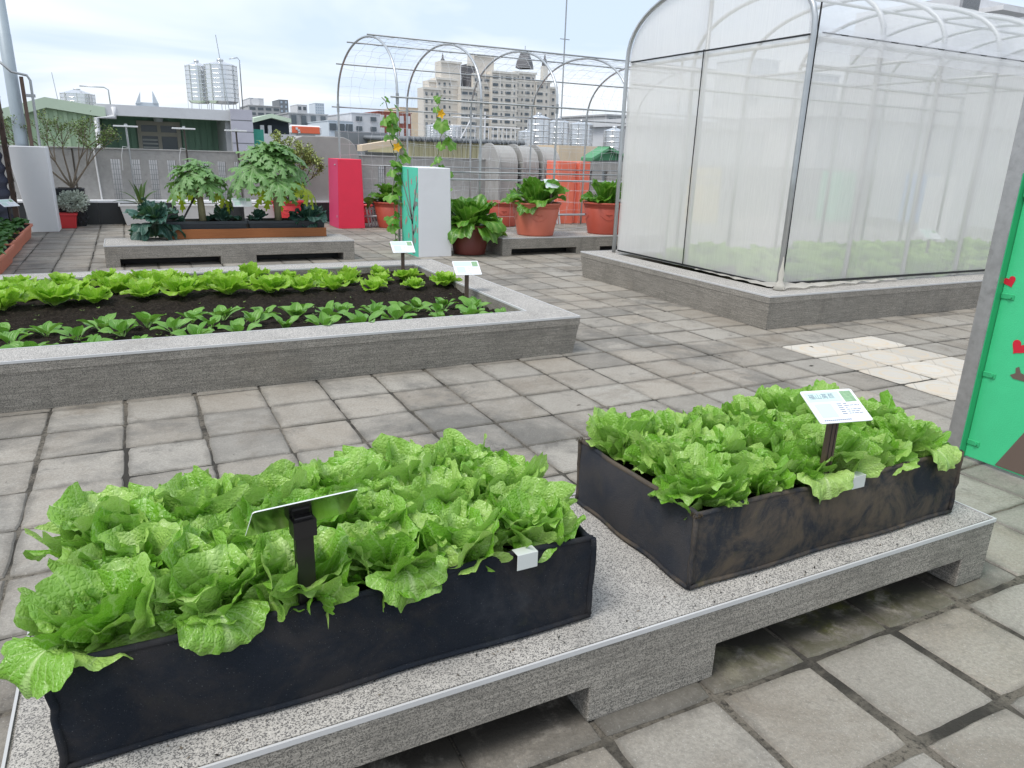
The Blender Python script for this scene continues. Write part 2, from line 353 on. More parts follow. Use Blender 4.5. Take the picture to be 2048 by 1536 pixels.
M['snake'] = leafmat('snake_leaf', (.05, .13, .03), (.12, .22, .05), (.42, .42, .12), .1, 10., .4, .4)
M['twigleaf'] = plain('shrub_leaf', (.13, .20, .045), .55, var=.4, sc=30); M['variegated'] = plain('variegated_leaf', (.30, .36, .10), .5, var=.55, sc=26)
M['silverleaf'] = plain('silver_leaf', (.42, .47, .40), .7, var=.3, sc=40)
M['bark'] = plain('bark', (.20, .165, .125), .9, var=.35, sc=20, bump=.6); M['darkbark'] = plain('dark_bark', (.07, .06, .05), .9, var=.3, sc=20)
M['papbark'] = plain('papaya_trunk', (.30, .27, .155), .8, var=.3, sc=18, bump=.4); M['petiole'] = plain('petiole', (.20, .22, .10), .6)
M['flower'] = plain('yellow_petal', (.86, .50, .02), .5)
M['stake'] = plain('brown_stake', (.105, .068, .052), .55, var=.2, sc=20); M['stake_dk'] = plain('dark_stake', (.018, .016, .016), .4, var=.2)
M['sign'] = plain('sign_face', (.80, .82, .84), .35, var=.03); M['sign_green'] = plain('sign_band', (.58, .75, .68), .35, var=.03); M['sign_ink'] = plain('sign_ink', (.20, .24, .33), .5); M['sign_photo'] = plain('sign_photo', (.26, .42, .24), .4, var=.6, sc=90, obj=True)
M['steel_flat'] = plain('sign_metal', (.62, .63, .62), .16, 1., .05, 8)
M['clip'] = plain('clip_plastic', (.62, .65, .63), .35, var=.06)
M['net'] = film('insect_net', (.97, .945, .912), .65, .5, .12); M['plastic'] = film('roof_film', (.92, .93, .96), .46, .5, .06, .2, (3., 3., 3.))
M['netfold'] = film('net_fold', (.78, .75, .68), .8, .4, .05)
M['pipe'] = plain('galvanised_pipe', (.50, .52, .53), .38, .75, .18, 10); M['pipe_dull'] = plain('dull_pipe', (.36, .38, .39), .5, .5, .2, 10); M['pipe_white'] = plain('net_house_pipe', (.62, .63, .63), .45, .3, .1, 8)
M['blacktrim'] = plain('black_clip_strip', (.015, .015, .016), .6); M['string'] = plain('white_string', (.62, .64, .66), .8)
M['green'] = plain('green_paint', (.06, .58, .26), .38, var=.14, sc=4, bump=.4, bsc=140, grime=.14, dirt=(.05,.30,.14)); M['green_dk'] = plain('green_frame', (.04, .42, .18), .4, var=.12, sc=9)
M['stainless'] = plain('worn_steel', (.46, .455, .45), .36, .8, .3, 22, grime=.4); M['heart'] = plain('red_paint', (.62, .012, .035), .5); M['brownpaint'] = plain('brown_paint', (.14, .10, .08), .6)
M['greypaint'] = plain('grey_paint', (.20, .22, .21), .6); M['pinkdot'] = plain('pink_paint', (.52, .25, .25), .6)
M['white'] = plain('white_wall_paint', (.74, .75, .77), .75, var=.04, sc=3, bump=.25, bsc=70, grime=.10, dirt=(.42,.41,.39)); M['teal'] = plain('teal_paint', (.10, .60, .43), .6, var=.06, sc=4, bump=.2)
M['red'] = plain('crimson_paint', (.86, .035, .085), .55, var=.08, sc=3, grime=.06); M['pinkred'] = plain('rose_paint', (.62, .06, .16), .6, var=.12, sc=3, grime=.12, dirt=(.2,.05,.06)); M['coral'] = plain('coral_paint', (.90, .20, .12), .6, var=.08, sc=3, grime=.08); M['yellow'] = plain('yellow_paint', (.80, .62, .18), .6); M['blue'] = plain('blue_paint', (.14, .36, .75), .6)
M['terracotta'] = plain('terracotta_plastic', (.60, .16, .10), .5, var=.08, sc=5, grime=.08); M['terracotta_dk'] = plain('dark_terracotta', (.42, .075, .045), .5, var=.1, sc=5, grime=.1); M['maroon'] = plain('maroon_plastic', (.19, .045, .035), .5, var=.15, sc=5, grime=.1); M['trough'] = plain('orange_trough', (.60, .19, .11), .55, var=.12, sc=6, grime=.12)
M['redpot'] = plain('red_plastic', (.60, .04, .045), .45, var=.08); M['blackpot'] = plain('black_glazed_pot', (.018, .021, .026), .35, var=.3, sc=6); M['whitepot'] = plain('white_plastic', (.76, .76, .76), .45, var=.05, grime=.05); M['blackplastic'] = plain('black_tray', (.030, .038, .046), .5, var=.25, sc=8)
M['plank'] = wood('varnished_plank', (.20, .065, .022), (.38, .15, .055))
M['concrete'] = plain('rough_concrete', (.34, .332, .32), .85, var=.3, sc=9, bump=1., bsc=45, grime=.35, dirt=(.10,.095,.085)); M['concrete_lt'] = plain('pale_concrete', (.36, .355, .34), .85, var=.18, sc=3, bump=.6, bsc=45, grime=.25, dirt=(.16,.155,.145)); M['darkstone'] = plain('dark_slate', (.035, .038, .040), .5, var=.4, sc=5)
M['bar'] = plain('white_bars', (.70, .71, .72), .5)
# ---------------------------------------------------------------- ground and paving
ground = MB(); ground.add([(-4000,-4000,-16),(4000,-4000,-16),(4000,4000,-16),(-4000,4000,-16)], [(0,1,2,3)])
structure('ground', ground, plain('city_ground', (.16, .16, .15), .9, var=.3, sc=.05))
slab = MB().box(-7, -3, -.6, 22, 18.0, -.006)
paving = structure('paving', slab, M['mortar'])
def paver_mesh(seed, mat, gap, h=.045):
    r = random.Random(seed); e = (PITCHT-gap)/2; b = .007; n = 7; per = []
    for k in range(4):
        for i in range(n):
            q = -1+2*i/n; w = 1-r.uniform(0, .026)
            x, y = [(q, -w), (w, q), (-q, w), (-w, -q)][k]
            if i == 0: q_ = r.uniform(.95, .985); x, y = x*q_, y*q_
            per.append((x*e, y*e))
    N = len(per); mb = MB()
    vs_ = [(x, y, -h) for x, y in per]+[(x, y, -b) for x, y in per]+[(x*(1-b/e), y*(1-b/e), 0) for x, y in per]
    fs = [(i, (i+1)%N, N+(i+1)%N, N+i) for i in range(N)]+[(N+i, N+(i+1)%N, 2*N+(i+1)%N, 2*N+i) for i in range(N)]+[tuple(range(2*N, 3*N))]
    mb.add(vs_, fs); return mb
NEAR = [paver_mesh(i, 0, .026) for i in range(4)]; MID = [paver_mesh(10+i, 0, .006) for i in range(4)]
NEARM = [m.mesh('paver', M['paver']) for m in NEAR]; MIDM = [m.mesh('paver', M['paver']) for m in MID]; PALEM = [m.mesh('pale_paver', M['paver_pale']) for m in MID]
cells = []
rt = random.Random(3)
for i in range(-12, 40):
    for j in range(-6, 41):
        x = PX0+(i+.5)*PITCHT; y = PY0+(j+.5)*PITCHT
        if y > 17.9 or y < -1.5: continue
        if x < 3.0 and 5.35 < y < 8.35: continue                 # under the soil bed
        if x > 5.8 and 5.45 < y < 8.4: continue                  # under the net house
        px, py, c = proj((x, y, 0)) if np.dot(np.array((x, y, -EYE)), CF) > .2 else (-9e3, 0, 1)
        inside = c > .2 and -160 < px < 2210 and 150 < py < 1720
        area = (1/c)**3 if inside else 0
        cells.append((area, i, j, x, y, inside))
cells.sort(key=lambda q: -q[0])
rest = MB(); nbig = 0
for area, i, j, x, y, inside in cells:
    pale = 5.15 < x < 6.42 and 2.6 < y < 4.7
    near = y < 1.39
    if i % 6 == 2 and not near: x += .006
    jx, jy, tz = rt.uniform(-.006, .006), rt.uniform(-.006, .006), rt.uniform(-.004, .004)
    k = rt.randrange(4); rz = rt.uniform(-.012, .012)
    if inside and nbig < 298:
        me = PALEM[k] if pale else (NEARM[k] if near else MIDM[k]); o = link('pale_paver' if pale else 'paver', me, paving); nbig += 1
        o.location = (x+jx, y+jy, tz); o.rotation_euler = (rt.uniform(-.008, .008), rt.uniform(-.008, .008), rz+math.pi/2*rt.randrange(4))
    elif inside or (abs(x) < 14 and y > 0):
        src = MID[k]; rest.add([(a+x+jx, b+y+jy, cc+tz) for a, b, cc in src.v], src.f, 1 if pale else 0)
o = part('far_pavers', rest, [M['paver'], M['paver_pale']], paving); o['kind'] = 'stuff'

# ---------------------------------------------------------------- benches
def bench(x0, y0, label, z=.27, L=3.34, D=.86, t=.145):
    b = top('stone_bench', (x0+L/2, y0+D/2, 0), label, 'bench', 'washed stone benches'); x1, y1 = x0+L, y0+D
    c = x0+L/2; o_ = z-t
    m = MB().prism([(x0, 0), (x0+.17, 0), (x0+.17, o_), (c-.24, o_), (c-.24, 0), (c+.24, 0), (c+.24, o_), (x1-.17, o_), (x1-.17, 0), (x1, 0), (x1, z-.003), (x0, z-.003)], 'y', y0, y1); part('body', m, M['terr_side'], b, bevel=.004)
    part('slab_top', MB().box(x0+.012, y0+.012, z-.004, x1-.012, y1-.012, z), M['terr_top'], b)
    part('added_dark_panel', MB().box(x0+.165, y0+.34, 0, x1-.165, y0+.40, z-t+.001), M['darkstone'], b)  # added panel, dark and near the front so the openings read black
    e = .005
    for nm, q in (('edge_trim', (x0-.002, y0-.002, x1+.002, y0+e)), ('edge_trim', (x0-.002, y1-e, x1+.002, y1+.002)), ('edge_trim', (x0-.002, y0+e, x0+e, y1-e)), ('edge_trim', (x1-e, y0+e, x1+.002, y1-e))):
        part(nm, MB().box(q[0], q[1], z-.012, q[2], q[3], z+.003), M['trim'], b)
    return b
BZ = .27
bench(-.39, 1.455, 'long washed stone bench carrying the two black felt planters')
bench(-.38, 11.08, 'washed stone bench with the plank box and papaya trees on it', .29, t=.18)
bench(5.37, 10.88, 'washed stone bench carrying terracotta pots beside the net house', .29, t=.18)

# ---------------------------------------------------------------- raised beds (walls flare outwards, wide stone rim)
def soilgrid(mb, x0, y0, x1, y1, fn, nx, ny):
    r = random.Random(5); h = {}
    def f(u, w):
        k = (round(u*nx), round(w*ny)); x = x0+(x1-x0)*u; y = y0+(y1-y0)*w
        if k not in h: h[k] = r.uniform(-.016, .016)
        return (x, y, fn(x, y)+h[k])
    return mb.grid(f, nx, ny)
def raised_bed(x0, y0, x1, y1, z, rim, label, soilfn, nx, ny, flare=.035):
    b = top('raised_bed', ((x0+x1)/2, (y0+y1)/2, 0), label, 'planting bed', 'stone raised beds'); t = .07
    B = (x0+flare, y0+flare, x1-flare, y1-flare); T = (x0, y0, x1, y1); I = (x0+rim, y0+rim, x1-rim, y1-rim)
    def ring(a, za, c, zc):
        p = [(a[0],a[1],za),(a[2],a[1],za),(a[2],a[3],za),(a[0],a[3],za),(c[0],c[1],zc),(c[2],c[1],zc),(c[2],c[3],zc),(c[0],c[3],zc)]
        return p, [(0,1,5,4),(1,2,6,5),(2,3,7,6),(3,0,4,7)]
    m = MB(); m.add(*ring(B, 0, (T[0]+.004, T[1]+.004, T[2]-.004, T[3]-.004), z-t)); m.add(*ring(T, z-t, T, z-.003))
    m.add(*ring((T[0]+.004,T[1]+.004,T[2]-.004,T[3]-.004), z-t, T, z-t)); m.add(*ring(I, z-.003, I, 0.02)); m.add(*ring(T, z-.003, I, z-.003))
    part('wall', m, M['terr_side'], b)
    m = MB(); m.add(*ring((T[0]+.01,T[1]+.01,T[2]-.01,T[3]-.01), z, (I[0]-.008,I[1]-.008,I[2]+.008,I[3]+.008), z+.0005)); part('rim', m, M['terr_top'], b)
    for q in ((T[0]-.002,T[1]-.002,T[2]+.002,T[1]+.008), (T[0]-.002,T[3]-.008,T[2]+.002,T[3]+.002), (T[0]-.002,T[1]+.008,T[0]+.008,T[3]-.008), (T[2]-.008,T[1]+.008,T[2]+.002,T[3]-.008),
              (I[0]-.01,I[1]-.01,I[2]+.01,I[1]+.001), (I[0]-.01,I[3]-.001,I[2]+.01,I[3]+.01), (I[2]-.001,I[1]+.001,I[2]+.01,I[3]-.001)):
        part('edge_trim', MB().box(q[0], q[1], z-.012, q[2], q[3], z+.004), M['trim'], b)
    part('soil', soilgrid(MB(), I[0]-.03, I[1]-.03, I[2]+.03, I[3]+.03, soilfn, nx, ny), M['soil'], b, smooth=True)
    return b
def bedsoil(x, y): return .225+.03*math.sin((y-5.5)*5.2)*(.6)+.02*math.sin(x*1.7+y)+(.05 if 6.6 < y < 8.2 else 0)*math.sin((y-6.6)/1.6*math.pi)
raised_bed(-3.2, 5.1, 3.26, 8.6, .325, .34, 'long stone raised bed with dark soil and rows of young greens', bedsoil, 150, 70)
def ghsoil(x, y): return .25+.02*math.sin(x*2.1)
raised_bed(5.52, 5.2, 13.6, 8.72, .345, .36, 'stone raised bed under the white net greenhouse', ghsoil, 60, 30, .035)

# ---------------------------------------------------------------- felt planters on the near bench
def felt_planter(x0, y0, x1, y1, z0, z1, mat, label, seed, fold):
    b = top('felt_planter', ((x0+x1)/2, (y0+y1)/2, z0), label, 'planter', 'felt planters on the bench'); r = random.Random(seed)
    ph = [r.uniform(0, 6) for _ in range(8)]
    def bulge(u, w, k): return .010*math.sin(u*5+ph[k])*math.sin(w*2.6)+.006*math.sin(u*13+ph[k+4]+w*3)+.012*math.sin(w*math.pi)
    sides = [((x0,y0),(x1,y0),(0,-1)), ((x1,y0),(x1,y1),(1,0)), ((x1,y1),(x0,y1),(0,1)), ((x0,y1),(x0,y0),(-1,0))]
    tops = [0, .0, fold, -.004]
    for k, (a, c, n) in enumerate(sides):
        def f(u, w, off=0.):
            e = math.sin(u*math.pi)**.35 if 0 < u < 1 else 0
            d = bulge(u, w, k)*e - off
            zt = z1 + tops[k]*(1-u) + tops[(k+1) % 4]*u + .006*math.sin(u*9+ph[k])*e
            return (a[0]+(c[0]-a[0])*u+n[0]*d, a[1]+(c[1]-a[1])*u+n[1]*d, z0+.002+(zt-z0)*w)
        m = MB(); m.grid(lambda u, w: f(u, w), 40 if k % 2 == 0 else 22, 10)
        m.grid(lambda u, w: f(1-u, w, .014), 40 if k % 2 == 0 else 22, 10)
        part('felt_side', m, M['felt_grey'] if (k == 3 and mat is M['felt_worn']) else mat, b, smooth=True)
        pts = [f(u/24, 1.) for u in range(25)]; pts = [(p[0]-n[0]*.007, p[1]-n[1]*.007, p[2]) for p in pts]
        part('rim', MB().tube(pts, .0095, 8), mat, b, smooth=True)
        part('seam', MB().tube([(p[0]+n[0]*.004, p[1]+n[1]*.004, z0+.010) for p in [f(u/16, .0) for u in range(17)]], .008, 6), mat, b, smooth=True)
    for (cx, cy), tz in (((x0,y0),tops[0]), ((x1,y0),tops[1]), ((x1,y1),tops[2]), ((x0,y1),tops[3])):
        part('corner_seam', MB().tube([(cx+r.uniform(-.004,.004), cy+r.uniform(-.004,.004), z0+.005+(z1+tz-z0)*i/8) for i in range(9)], .009, 7), mat, b, smooth=True)
    part('soil', soilgrid(MB(), x0+.02, y0+.02, x1-.02, y1-.02, lambda x, y: z1-.05, 26, 14), M['soil'], b, smooth=True)
    return b
PL = (-.265, 1.575, 1.10, 2.25); PR = (1.475, 1.565, 2.815, 2.25); PZ = .535
felt_planter(*PL, BZ+.003, PZ, M['felt'], 'black felt planter with a clean dark blue-black front', 1, 0.)
pr = felt_planter(*PR, BZ+.003, PZ, M['felt_worn'], 'worn felt planter stained with brown and green patches', 2, -.01)
for (cx, cy) in ((PR[0], PR[1]), (PR[0], PR[3])):
    fz = MB(); rr = random.Random(4)
    for _ in range(160):
        a = Vector((cx+rr.uniform(-.012,.02), cy+rr.uniform(-.012,.02), PZ+rr.uniform(-.004,.006))); d = Vector((rr.uniform(-1,1), rr.uniform(-1,1), rr.uniform(-.2,1)))*.010
        w = Vector((d.y, -d.x, 0)).normalized()*.0012 if d.xy.length > 1e-4 else Vector((.001,0,0))
        fz.add([a-w, a+w, a+d], [(0,1,2)])
    part('moss_tuft', fz, M['moss'], pr)
def clip(x, y, z, label):
    m = MB(); w = .032
    m.prism([(y-.016, z-.036), (y-.0135, z-.036), (y-.0135, z+.010), (y+.018, z+.010), (y+.018, z-.012), (y+.0205, z-.012), (y+.0205, z+.0125), (y-.016, z+.0125)], 'x', x-w, x+w)
    single('rim_clip', m, M['clip'], label, 'clip', 'white clips on planter rims', bevel=.001)
clip(.872, PL[1]-.002, PZ+.006, 'white plastic clip on the rim of the clean black felt planter')
clip(2.20, PR[1]-.002, PZ+.006, 'white plastic clip on the rim of the worn felt planter')

# ---------------------------------------------------------------- signs
def text_part(txt, size, mat, parent, loc, rot, name='lettering'):
    cu = bpy.data.curves.new('t', 'FONT'); cu.body = txt; cu.size = size; cu.align_x = 'LEFT'
    to = bpy.data.objects.new('t', cu); COL.objects.link(to)
    dg = bpy.context.evaluated_depsgraph_get(); me = bpy.data.meshes.new_from_object(to.evaluated_get(dg)); bpy.data.objects.remove(to)
    me.materials.clear(); me.materials.append(mat); o = link(name, me, parent); o.location = loc; o.rotation_euler = rot; return o
def plant_sign(px, py, z0, z1, w, h, tilt, rz, label, lod=0, away=False, stake=None, title=None, sw=.019):
    """tilt from horizontal; faces -y of its own frame unless away"""
    s = top('plant_sign', (px, py, z0), label, 'sign', 'plant name signs', rz); H_ = z1-z0
    part('stake', MB().box(-sw, -.010, -.06, sw, .010, H_-.006), M[stake or 'stake'], s, local=True, bevel=.002)
    if lod == 0 and not away:
        for q in (-.008, .008): part('groove', MB().box(q-.0012, -.0112, -.02, q+.0012, -.0098, H_-.03), M['stake_dk'], s, local=True)
    c, n, sg = math.cos(tilt), math.sin(tilt), (-1 if away else 1)
    def P(u, v, d): return (sg*u, sg*(v*c-d*n), H_+v*n+d*c)      # u right, v up the plate, d off its face
    R_ = .008; pts = []
    for cx, cy, a0 in ((w/2-R_, h/2-R_, 0), (-w/2+R_, h/2-R_, 1), (-w/2+R_, -h/2+R_, 2), (w/2-R_, -h/2+R_, 3)):
        for i in range(4):
            a = (a0+i/3)*math.pi/2; pts.append((cx+R_*math.cos(a), cy+R_*math.sin(a)))
    N = len(pts); m = MB(); m.add([P(u, v, 0) for u, v in pts]+[P(u, v, .003) for u, v in pts], [tuple(range(N))[::-1], tuple(range(N, 2*N))]+[(i, (i+1)%N, N+(i+1)%N, N+i) for i in range(N)], 0)
    m.mi = [1]+[0]*(len(m.mi)-1)
    pl = part('plate', m, [M['sign'], M['steel_flat']], s, local=True)
    def patch(name, u0, v0, u1, v1, mat, d=.0036):
        q = MB(); q.add([P(u0, v0, d), P(u1, v0, d), P(u1, v1, d), P(u0, v1, d)], [(0,1,2,3)]); return part(name, q, mat, pl, local=True)
    if away: part('bracket', MB().box(-sw*1.25, -.02, H_-.055, sw*1.25, .02, H_-.012), M['stake_dk'], s, local=True); return s
    patch('title_band', -w*.46, h*.14, w*.20, h*.44, M['sign_green']); patch('photo_panel', w*.23, h*.10, w*.45, h*.44, M['sign_photo'])
    patch('photo_panel', -w*.40, -h*.34, -w*.08, h*.08, M['sign_green'])
    rr = random.Random(int(px*100)); rows = 6 if lod == 0 else 3
    q = MB()
    for i in range(rows):
        v = h*(.05-.36*i/rows); u = w*.02
        q.add([P(u, v-.0018, .0037), P(u+w*.09, v-.0018, .0037), P(u+w*.09, v+.0014, .0037), P(u, v+.0014, .0037)], [(0,1,2,3)])
        u += w*.13
        while u < w*.42:
            l = rr.uniform(.006, .02); q.add([P(u, v-.0016, .0037), P(min(u+l, w*.44), v-.0016, .0037), P(min(u+l, w*.44), v+.0013, .0037), P(u, v+.0013, .0037)], [(0,1,2,3)]); u += l+.003
            if rr.random() < .12: break
    u = -w*.40
    while u < w*.12: q.add([P(u, -h*.44, .0037), P(u+.0055, -h*.44, .0037), P(u+.0055, -h*.44+.005, .0037), P(u, -h*.44+.005, .0037)], [(0,1,2,3)]); u += .0078
    part('fine_print', q, M['sign_ink'], pl, local=True)
    if title:
        p0 = P(-w*.41, h*.24, .0041); text_part(title, .026, M['sign_ink'], pl, p0, (tilt, 0, 0), 'lettering')
    return s
plant_sign(.282, 1.605, .47, .775, .245, .15, math.radians(47), .10, 'plant sign seen from its bare metal back on a black stake', 0, True, 'stake_dk', sw=.022)
plant_sign(2.09, 1.61, .47, .808, .21, .15, math.radians(28), -.20, 'plant sign with green title facing out of the worn felt planter', 0, title='福山萵苣')
s_ = atz(933, 600, .24); plant_sign(s_[0], s_[1], .2, .55, .26, .18, math.radians(38), -.1, 'white plant sign standing among the bok choy beside the rim', 1)
s_ = atz(806, 545, .27); plant_sign(s_[0], s_[1], .22, .56, .26, .18, math.radians(38), -.05, 'white plant sign standing among the young lettuces by the far rim', 1)

# ---------------------------------------------------------------- green sheet-metal gate leaf at the right
g = top('metal_gate', (4.12, 1.6, 0), 'bright green sheet metal panel with painted red hearts and worn steel post', 'gate')
part('panel', MB().box(4.15, .30, .02, 4.165, 2.295, 1.59), M['green'], g, bevel=.003)
part('top_rail', MB().box(4.13, .30, 1.47, 4.15, 2.295, 1.59), M['green_dk'], g, bevel=.004)
part('post', MB().box(4.10, 2.302, 0, 4.18, 2.385, 2.1), M['stainless'], g, bevel=.004)
part('jamb', MB().box(4.102, 2.297, 0.01, 4.179, 2.3015, 1.59), M['green_dk'], g)  # darker green puts the shade of this face into its colour
for z in (.11, .515, .955):
    br = part('bracket', MB().box(4.143, 2.225, z-.016, 4.15, 2.295, z+.016), M['green_dk'], g, bevel=.004)
    m = MB().tube([(4.144, 2.243, z), (4.135, 2.243, z)], .009, 6); part('bolt', m, M['green_dk'], br)
def heart(cy, cz, s, rot):
    pts = []
    for i in range(26):
        t = i/26*2*math.pi; hx = 16*math.sin(t)**3; hz = 13*math.cos(t)-5*math.cos(2*t)-2*math.cos(3*t)-math.cos(4*t)
        hx, hz = hx*s/16, hz*s/16; pts.append((cy-(hx*math.cos(rot)-hz*math.sin(rot)), cz+hx*math.sin(rot)+hz*math.cos(rot)))
    return pts
for cy, cz, s, r_ in ((2.268, 1.035, .032, .5), (2.145, .70, .042, -.5), (1.85, 1.2, .04, .3), (1.7, .9, .04, -.2), (1.6, 1.3, .04, .6)):
    part('painted_heart', MB().prism(heart(cy, cz, s, r_), 'x', 4.1470, 4.1498), M['heart'], g)
br = MB(); br.prism([(2.12,.0+.03),(1.92,.03),(1.87,.5),(1.80,.9),(1.72,1.3),(1.70,1.3),(1.77,.86),(1.82,.55),(1.90,.52)][::-1], 'x', 4.1468, 4.1496); part('painted_trunk', br, M['brownpaint'], g)
part('painted_branch', MB().prism([(y+.085, z-.03) for y, z in ((2.07,.575),(2.05,.56),(1.95,.56),(1.90,.60),(1.92,.63),(1.96,.585),(2.02,.60),(2.035,.63),(2.05,.62),(2.045,.592))], 'x', 4.1469, 4.1497), M['brownpaint'], g)

# ---------------------------------------------------------------- painted pillars
def painted_pillar(name, b, t, h, front, side, label):
    p = top(name, ((b[0]+b[2])/2, (b[1]+b[3])/2, 0), label, 'pillar')
    part('core', MB().frustum(b, t, 0, h), front, p, bevel=.008)
    if side is not None:
        m = MB(); e = .003
        m.add([(b[0]-e, b[1]+.004, 0.004), (b[0]-e, b[3]-.004, .004), (t[0]-e, t[3]-.004, h-.004), (t[0]-e, t[1]+.004, h-.004)], [(0,1,2,3)][::1]); part('painted_side', m, side, p)
    return p
tp = painted_pillar('painted_pillar', (3.98, 11.05, 4.54, 11.85), (3.98, 11.05, 4.51, 11.85), 1.37, M['white'], M['teal'], 'white pillar with a teal side painted with a grey tree')
m = MB(); X = 3.974
def stroke(m, pts, w0, w1):
    n = len(pts); L_ = []; R__ = []
    for i, (y, z) in enumerate(pts):
        a = pts[max(i-1,0)]; b = pts[min(i+1,n-1)]; d = Vector((b[0]-a[0], b[1]-a[1])).normalized(); w = w0+(w1-w0)*i/(n-1)
        L_.append((X, y-d.y*w, z+d.x*w)); R__.append((X, y+d.y*w, z-d.x*w))
    m.add(L_+R__, [(i, i+1, n+i+1, n+i) for i in range(n-1)])
stroke(m, [(11.28,.03),(11.30,.35),(11.34,.55),(11.42,.8),(11.50,1.1),(11.52,1.33)], .045, .018)
stroke(m, [(11.33,.5),(11.26,.75),(11.18,.95),(11.09,1.15)], .03, .02); stroke(m, [(11.36,.6),(11.5,.8),(11.66,1.0),(11.8,1.15)], .03, .015)
stroke(m, [(11.30,.35),(11.2,.42),(11.16,.5)], .03, .02); stroke(m, [(11.27,.72),(11.16,.83),(11.08,.82)], .03, .035); stroke(m, [(11.34,.55),(11.5,.62),(11.6,.78)], .02, .01)
part('painted_tree', m, M['greypaint'], tp)
m = MB(); rr = random.Random(8)
for y, z in ((11.12,1.2),(11.2,1.0),(11.1,.95),(11.35,1.15),(11.6,1.1),(11.7,.8),(11.15,.6),(11.65,.5),(11.2,.25),(11.5,.3),(11.6,.55),(11.1,.42)):
    m.add([(X, y+.022*math.cos(a*.785), z+.05*math.sin(a*.785)) for a in range(8)], [tuple(range(8))])
part('painted_dots', m, M['pinkdot'], tp)
painted_pillar('painted_pillar', (3.86, 15.62, 4.42, 16.45), (3.89, 15.62, 4.38, 16.45), 1.41, M['red'], M['pinkred'], 'crimson red painted pillar under the pipe arches')
cp = top('painted_pillar', (9.85, 16.3, 0), 'coral orange folded pillar behind the terracotta pots', 'pillar')
part('core', MB().prism([(9.38,16.02),(9.80,15.97),(9.90,16.08),(9.98,16.0),(10.3,16.05),(10.34,16.6),(9.36,16.6)], 'z', 0, 1.49), M['coral'], cp, bevel=.01)
single('painted_pillar', MB().prism([(-1.84, 1.48), (-1.64, 0.), (-1.22, 0.), (-1.24, 1.48)], 'y', 15.85, 16.45), M['white'], 'slanting white pillar beside the round steel pole', 'pillar', bevel=.008)
for (x, y, w, mk, lb) in ((13.6, 15.6, .6, 'yellow', 'yellow painted pillar seen faintly through the netting'), (18.5, 15.4, .7, 'green', 'green painted pillar seen faintly through the netting'), (21.2, 14.6, .7, 'blue', 'blue painted pillar seen faintly through the netting'), (17.0, 11.0, .5, 'white', 'white painted pillar seen faintly through the netting')):
    single('painted_pillar', MB().frustum((x, y, x+w, y+.7), (x+.03, y, x+w-.03, y+.7), 0, 1.42), M[mk], lb, 'pillar', bevel=.008)

# ---------------------------------------------------------------- parapet with slots, ledge, hoods
pw = top('parapet_wall', (5, 17.8, 0), 'rough grey concrete parapet wall pierced by narrow slots', 'wall')
Z0, Z1, Y0, Y1 = .46, 1.265, 17.68, 17.84
slots = []
for a in ((-.28, -.11), (.10, .26), (.43, .59), (.78, .94), (1.12, 1.27), (1.44, 1.6), (1.78, 1.94), (2.12, 2.28), (5.36, 5.55), (5.76, 5.95), (6.16, 6.35), (10.75, 10.92), (11.25, 11.42), (11.75, 11.92)): slots.append(a)
m = MB(); m.box(-7, Y0, -.6, 23, Y1, Z0); m.box(-7, Y0, Z1, 23, Y1, 1.455)
xs = [-7.]
for a, b in slots: xs += [a, b]
xs.append(23.)
for i in range(0, len(xs), 2): m.box(xs[i], Y0, Z0, xs[i+1], Y1, Z1)
part('wall', m, M['concrete'], pw)
part('coping', MB().box(-7, Y0-.015, 1.456, 23, Y1+.015, 1.482), M['concrete_lt'], pw, bevel=.004)
for k, (a, b) in enumerate(slots):
    f = MB(); n = 3
    for i in range(1, n+1): x = a+(b-a)*i/(n+1); f.box(x-.006, Y1-.05, Z0, x+.006, Y1-.04, Z1)
    for i in range(1, 8): z = Z0+(Z1-Z0)*i/8; f.box(a, Y1-.038, z-.004, b, Y1-.03, z+.004)
    part('slot_grille', f, M['pipe_dull'], pw)
part('drain_pipe', MB().tube([(-.52, 17.66, .46), (-.55, 17.66, 1.46)], .016, 8), M['whitepot'], pw)
part('panel_joint', MB().box(-.95, 17.674, .3, -.92, 17.682, 1.45), M['darkbark'], pw)
ld = top('stone_ledge', (4, 17.45, 0), 'low dark slate ledge with white coping along the parapet', 'ledge')
x = -6.
while x < 8:
    part('slate_panel', MB().box(x+.004, 17.18, 0, x+.596, 17.20, .425), M['darkstone'], ld); x += .6
part('core', MB().box(-6, 17.2, 0, 8, 17.672, .42), M['concrete'], ld); part('coping', MB().box(-6, 17.16, .427, 8, 17.674, .462), M['white'], ld, bevel=.004)
def hood(x0, x1, lab):
    h = top('vent_hood', ((x0+x1)/2, 17.4, 0), lab, 'vent hood', 'concrete vent hoods on the parapet')
    def prof(o): return [(16.95-o, 0)]+[(16.95-o, 1.30)]+[(17.55-(.6+o)*math.cos(a*math.pi/14), 1.32+(.5+o)*math.sin(a*math.pi/14)) for a in range(0, 15)]+[(18.15+o, 1.30), (18.15+o, 0)]
    part('shell', MB().prism(prof(0), 'x', x0+.05, x1), M['concrete_lt'], h, bevel=.005)
    part('front_rim', MB().prism(prof(.045), 'x', x0, x0+.05), M['concrete_lt'], h)
    part('opening', MB().prism([(a, b) for a, b in [(17.08, .15), (17.08, 1.25)]+[(17.55-.47*math.cos(q*math.pi/10), 1.27+.4*math.sin(q*math.pi/10)) for q in range(11)]+[(18.02, 1.25), (18.02, .15)]], 'x', x0-.004, x0+.002), M['concrete'], h)
for i, (a, b) in enumerate(((8.18, 8.74), (8.86, 9.34), (9.46, 9.98))): hood(a, b, ('rounded concrete vent hood beside the slotted parapet', 'rounded concrete vent hood between two others', 'rounded concrete vent hood next to the coral pillar')[i])
